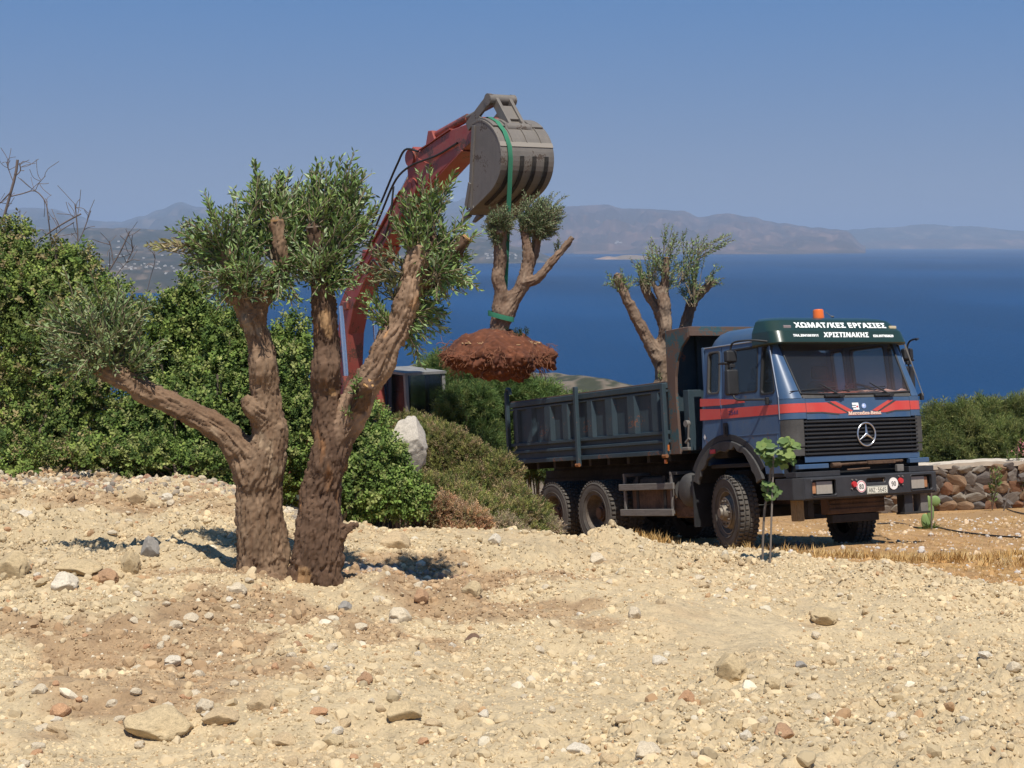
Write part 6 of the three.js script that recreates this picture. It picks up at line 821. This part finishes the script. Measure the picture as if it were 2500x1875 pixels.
// ---------- rocks ----------
reseed(808);
const bigRocks = [1, 2, 3, 4, 5, 6].map(k => rockGeo(7, k, 0.34, 1)), smallRocks = [1, 2, 3, 4, 5, 6, 7, 8].map(k => rockGeo(1, k + 10, 0.4, 1));
const ROCKS = [
  [157, 1440, 66, 42, 'white', 'knobbly whitish rock left of the olive trunks'], [28, 1405, 78, 62, 'clod', 'rounded dusty boulder at the left edge'], [367, 1360, 46, 52, 'grey', 'dark upright stone on the bank left of the olives'], [318, 1402, 50, 66, 'clod', 'tall earth clod beside the dark upright stone'], [195, 1398, 100, 36, 'clod', 'long flat earth clod above the whitish rock'],
  [262, 1425, 58, 40, 'brown', 'brown clod tucked below the tall clod'], [382, 1790, 140, 58, 'clod', 'large flat slab in the lower left foreground'], [640, 1738, 66, 54, 'tan', 'blocky tan stone in the foreground below the olives'], [540, 1762, 88, 36, 'tan', 'smooth half buried tan stone'], [498, 1738, 46, 36, 'pale', 'small pale stone beside the half buried stone'],
  [376, 1472, 46, 26, 'tan', 'flat tan stone on the reddish soil left of the olives'], [422, 1622, 46, 24, 'white', 'white stone in the middle of the left foreground'], [580, 1452, 44, 32, 'pale', 'round pale stone at the foot of the olive trunks'], [96, 1692, 34, 22, 'pale', 'pale yellowish stone at the lower left'], [726, 1584, 30, 20, 'brown', 'small brown stone pit below the dark trunk'], [810, 1826, 58, 40, 'clod', 'lumpy clod at the bottom edge left of centre'],
  [985, 1752, 88, 50, 'clod', 'big pointed clod in the centre foreground'], [976, 1524, 62, 48, 'pale', 'round pale boulder right of the dark trunk'], [1028, 1470, 38, 34, 'brown', 'rounded brown stone at the edge of the tree shade'], [1152, 1452, 46, 34, 'clod', 'angular clod casting a dark notch in mid ground'], [1459, 1378, 48, 30, 'pale', 'pale rock in front of the soil heap'], [1549, 1512, 38, 36, 'pale', 'chunky pale rock in the middle of the dirt'],
  [1414, 1842, 56, 34, 'white', 'whitish rock at the bottom edge'], [1582, 1856, 76, 48, 'pale', 'broad pale rock at the bottom right of centre'], [890, 1672, 36, 34, 'brown', 'small reddish brown stone left of the centre clod'], [1154, 1568, 36, 22, 'dark', 'dark brown stone lying in mid foreground'], [1676, 1718, 40, 34, 'red', 'orange tinged stone right of centre'], [1780, 1662, 84, 76, 'clod', 'big rounded cracked clod right of centre'],
  [2202, 1602, 38, 28, 'tan', 'single rounded stone on the bare right side'], [2024, 1628, 40, 32, 'tan', 'egg shaped tan stone on the right'], [1820, 1806, 28, 26, 'white', 'small bright white stone at the lower right'], [1914, 1802, 62, 34, 'brown', 'brown lumpy stone at the lower right'], [1844, 1848, 42, 26, 'pale', 'pale shard at the bottom edge on the right'], [2011, 1520, 78, 38, 'clod', 'wide sloping clod below the dry grass'],
  [1954, 1630, 30, 20, 'grey', 'small dark grey stone on the right'], [1886, 1682, 42, 34, 'clod', 'crumbly clod right of the cracked one'], [1792, 1786, 46, 34, 'clod', 'crumbling clod above the white stone on the right'], [967, 1343, 78, 46, 'tan', 'dusty boulder half in the shade right of the dark trunk'], [1208, 1326, 30, 24, 'white', 'bright white stone by the dry brush'], [330, 1232, 60, 44, 'tan', 'tan boulder on the gravel bank under the shrub'], [60, 1262, 36, 20, 'white', 'white stone on the gravel bank at the far left'], [408, 1222, 30, 22, 'white', 'pale stone on the gravel bank behind the olives'], [842, 1492, 34, 26, 'grey', 'grey stone in the pit beside the dark trunk'],
];
ROCKS.forEach(([x, y, w, h, tone, label], i) => { const g = groundAt(x, y - h * 0.12), k = -g.z / FPX, m = single('rock', bigRocks[i % bigRocks.length], TONES[tone], label, tone === 'clod' ? 'clod' : 'rock'); m.position.copy(g).add(V3(0, h * k * 0.22, 0)); m.scale.set(w * k * 0.52, h * k * 0.60, w * k * rr(0.38, 0.5)); m.rotation.set(rr(-0.2, 0.2), rr(-0.5, 0.5), rr(-0.2, 0.2)); });
{
  const g = Q(880, 972, 16.7); const m = single('boulder', rockGeo(16, 93, 0.30, 1), rockMat([0.56, 0.50, 0.42], 4), 'tall pale limestone boulder among the shrubs', 'boulder'); m.position.copy(g); const k = 16.7 * S22 / FPX; m.scale.set(50 * k, 70 * k, 38 * k); m.rotation.set(0.1, 0.4, -0.2);
  const b = groundAt(966, 1330);
}
const kinds = [['pale', 'pale'], ['tan', 'tan'], ['red', 'rust red'], ['white', 'whitish']];
let placedStones = 0;
for (let i = 0; i < 4000 && placedStones < 270; i++) {
  const px = rr(0, 2500), py = rr(1190, 1870), left = px < 900 ? 1 : 0.6; if (rnd() > left) continue; const g = groundAt(px, py); if (dug(g.x, -g.z) < 0.6 || -g.z > 17) continue;
  const kd = rnd() < 0.42 ? 0 : rnd() < 0.6 ? 1 : (px < 1150 && rnd() < 0.6) ? 2 : rnd() < 0.5 ? 3 : 0, s = rr(0.018, 0.03) * (rnd() < 0.25 ? 1.5 : 1), where = px < 500 && py < 1450 ? 'on the bank left of the olive trunks' : px < 900 && py < 1450 ? 'close to the foot of the olive trunks' : px < 900 ? 'in the lower left foreground' : px < 1600 ? (py < 1500 ? 'between the olive trunks and the truck' : 'in the centre foreground') : py < 1560 ? 'below the truck and the dry grass' : 'in the lower right foreground', m = single('stone', pick(smallRocks), TONES[kinds[kd][0]], 'small ' + kinds[kd][1] + ' stone lying loose ' + where, 'stone', 'loose ' + kinds[kd][1] + ' stones ' + where); m.position.copy(g).add(V3(0, s * 0.2, 0)); m.scale.set(s * rr(0.9, 1.5), s * rr(0.6, 0.95), s * rr(0.9, 1.3)); m.rotation.set(rr(-0.3, 0.3), rr(0, 6.28), rr(-0.3, 0.3)); placedStones++;
}
// gravel: far too many to count
function scatter(name, geo, mat, list) { const m = new THREE.InstancedMesh(geo, mat, list.length); list.forEach(([M, c], i) => { m.setMatrixAt(i, M); m.setColorAt(i, c); }); m.name = name; m.userData.kind = 'stuff'; shade(m); scene.add(m); return m; }
{
  reseed(909); const per = [0, 1, 2, 3].map(() => []), q = new THREE.Quaternion(), e = new THREE.Euler(), PAL = [[0.60, 0.475, 0.30], [0.55, 0.425, 0.26], [0.49, 0.36, 0.205], [0.66, 0.57, 0.42], [0.42, 0.26, 0.135]];
  const put = (x, d, s, c) => { s = Math.min(s, 0.05); const y = groundH(x, -d); e.set(rr(0, 6.28), rr(0, 6.28), rr(0, 6.28)); q.setFromEuler(e); per[Math.floor(rnd() * 4)].push([new THREE.Matrix4().compose(V3(x, y - s * 0.1, -d), q, V3(s * rr(0.8, 1.4), s * rr(0.6, 1), s * rr(0.8, 1.2))), ((k) => lin(...c.map(v => v * k)))(rr(0.82, 1.12))]); };
  let n = 0; for (let i = 0; i < 800000 && n < 110000; i++) {
    const d = Math.sqrt(rr(5.6 * 5.6, 17.2 * 17.2)), x = rr(-0.42, 0.42) * d, k = dug(x, d); if (rnd() > k + 0.12) continue;
    const patch = 0.45 + 1.1 * fbm(x * 0.8, d * 0.8, 61, 3) + 0.5 * fbm(x * 2.6, d * 2.6, 64, 2); if (rnd() > clamp(0.22 + patch - 0.18 * smooth(0.2, 1.6, x) * smooth(13.5, 11, d))) continue;
    const s = 0.0045 * Math.pow(rnd(), -0.40) * (1 + 0.03 * d), tone = rnd(), pit = Math.exp(-(((x + 1.05) / 0.55) ** 2 + ((d - 12.7) / 0.6) ** 2)), t = earthTone(x, d), c = tone < 0.85 ? ((k) => t.map(v => v * k))(rr(0.88, 1.22)) : pick(PAL); put(x, d, Math.min(s * (1 + pit * 1.3), 0.045), c); n++;
  }
  const BERM = [[0.46, 0.37, 0.25], [0.32, 0.26, 0.19], [0.52, 0.41, 0.27], [0.38, 0.22, 0.14], [0.54, 0.46, 0.34], [0.24, 0.20, 0.16]];
  for (let i = 0; i < 6500; i++) { const a = rr(-0.40, -0.13), d = 15.9 + 1.2 * Math.abs(rr(-1, 1)) * rr(-1, 1) + 0.3 * noise(a * 30, 1, 1); put(a * d, d, 0.010 * Math.pow(rnd(), -0.4), pick(BERM)); }
  for (let i = 0; i < 2600; i++) { const x = -1.0 + rr(-1, 1) * rr(0, 0.75), d = 12.75 + rr(-1, 1) * rr(0, 0.6); put(x, d, 0.013 * Math.pow(rnd(), -0.35), pick([[0.30, 0.25, 0.21], [0.40, 0.33, 0.26], [0.45, 0.28, 0.17], [0.26, 0.20, 0.16]])); }
  for (let i = 0; i < 3500; i++) { const d = rr(13, 30), x = rr(0.12, 0.4) * d; if (dug(x, d) > 0.6) continue; put(x, d, 0.010 * Math.pow(rnd(), -0.4), pick([[0.62, 0.46, 0.30], [0.5, 0.34, 0.18], [0.55, 0.5, 0.45]])); }
  const gm = std([1, 1, 1], 0.95); per.forEach((l, k) => scatter('gravel' + (k ? '_00' + k : ''), smallRocks[k], gm, l));
}
// dry grass round the truck
{
  reseed(1010); const L = new Leaves(); for (let i = 0; i < 16; i++) { const a = rr(0, 6.28), d = V3(Math.cos(a) * rr(0.2, 0.9), 1, Math.sin(a) * rr(0.2, 0.9)).normalize(), k = rr(0.8, 1.2); L.leaf(V3(rr(-0.03, 0.03), -0.005, rr(-0.03, 0.03)), d, d.clone().cross(rdir()).normalize(), rr(0.04, 0.10), 0.0045, [k, k, k], 0.1); }
  const g = L.geo(), list = [], tones = [[0.50, 0.30, 0.10], [0.56, 0.37, 0.15], [0.44, 0.25, 0.085], [0.60, 0.43, 0.2]], q = new THREE.Quaternion();
  for (let i = 0; i < 120000 && list.length < 6000; i++) { const d = 12.5 + 22 * Math.pow(rnd(), 1.3), a = rr(-0.02, 0.42), x = a * d, k = dug(x, d); if (rnd() < k * 1.15 || k > 0.9) continue; if (fbm(x * 0.8, d * 0.8, 71, 3) + rr(-0.35, 0.35) < -0.05) continue; q.setFromAxisAngle(V3(0, 1, 0), rr(0, 6.28)); const s = rr(0.35, 0.8) * (d < 15.5 ? 0.85 : 0.75); list.push([new THREE.Matrix4().compose(V3(x, groundH(x, -d), -d), q.clone(), V3(s, s, s)), ((k, t) => lin(...t.map(v => v * k)))(rr(0.8, 1.15), pick(tones))]); }
  for (let i = 0; i < 700; i++) { const x = rr(1.0, 5.6), d = rr(15.6, 17.4); q.setFromAxisAngle(V3(0, 1, 0), rr(0, 6.28)); const s = rr(0.9, 2.2); list.push([new THREE.Matrix4().compose(V3(x, groundH(x, -d), -d), q.clone(), V3(s, s, s)), lin(...pick(tones))]); }
  scatter('dry_grass', g, std([1, 1, 1], 0.9, { vertexColors: true, side: THREE.DoubleSide }), list);
}
// ---------- far houses, headland ----------
{
  reseed(1111); const wm = std([0.55, 0.52, 0.48], 0.9), spots = []; const V = [[265, 330, 585, 660, 14], [290, 420, 640, 658, 22], [390, 450, 648, 672, 8], [1185, 1262, 620, 632, 26], [1500, 1520, 590, 596, 5], [330, 480, 618, 634, 6]];
  const house = new THREE.BoxGeometry(1, 1, 1), ray = new THREE.Raycaster(); scene.updateMatrixWorld(true); const lands = scene.children.filter(o => ['near_coast', 'coast_plain', 'far_promontory', 'far_hills_middle'].includes(o.name));
  for (const [x0, x1, y0, y1, n] of V) for (let i = 0; i < n; i++) { const px = rr(x0, x1), py = rr(y0, y1), dir = P(px, py, 1).normalize(); ray.set(V3(0, 0, 0), dir); ray.far = 60000; const hit = ray.intersectObjects(lands)[0]; if (!hit) continue; const d = hit.distance, k = d / FPX, m = single('village_house', house, wm, 'tiny white house of the village on the far shore', 'house', 'white houses on the far shore'); m.position.copy(hit.point).add(V3(0, k * 1.2, 0)); m.scale.set(k * rr(2.5, 6), k * rr(2, 3.4), k * 5); m.rotation.y = rr(0, 3); }
}
{ // rocky headland below, seen over the truck's tail
  const c = Q(1200, 818, 330), g = gridGeo(160, 110, (i, j) => { const u = i / 159 * 2 - 1, v = j / 109 * 2 - 1, r = Math.min(1, Math.hypot(u, v) * (1 + 0.12 * noise(Math.atan2(v, u) * 2, 5, 5))), h = 1 - r * r; return [c.x - 25 + u * 74, mix(SEA - 4, c.y + 1.3, Math.pow(h, 0.26)) + (1.1 * fbm(u * 14, v * 14, 3, 4) + 2.5 * fbm(u * 4, v * 4, 9, 2)) * smooth(0, 0.3, h), c.z + v * 95]; }, (x, y, z) => { const n = fbm(x * 0.25, y * 0.3, z * 0.12, 4), m = noise(x * 1.3, y, z * 0.6); const t = smooth(-0.14, 0.10, n + 0.3 * m); return [0.17, 0.132, 0.094].map((a, k) => mix(a, [0.040, 0.043, 0.022][k], t) * (0.9 + 0.2 * m)); }); structure('headland', g, farMat);
}

renderer.render(scene, camera);
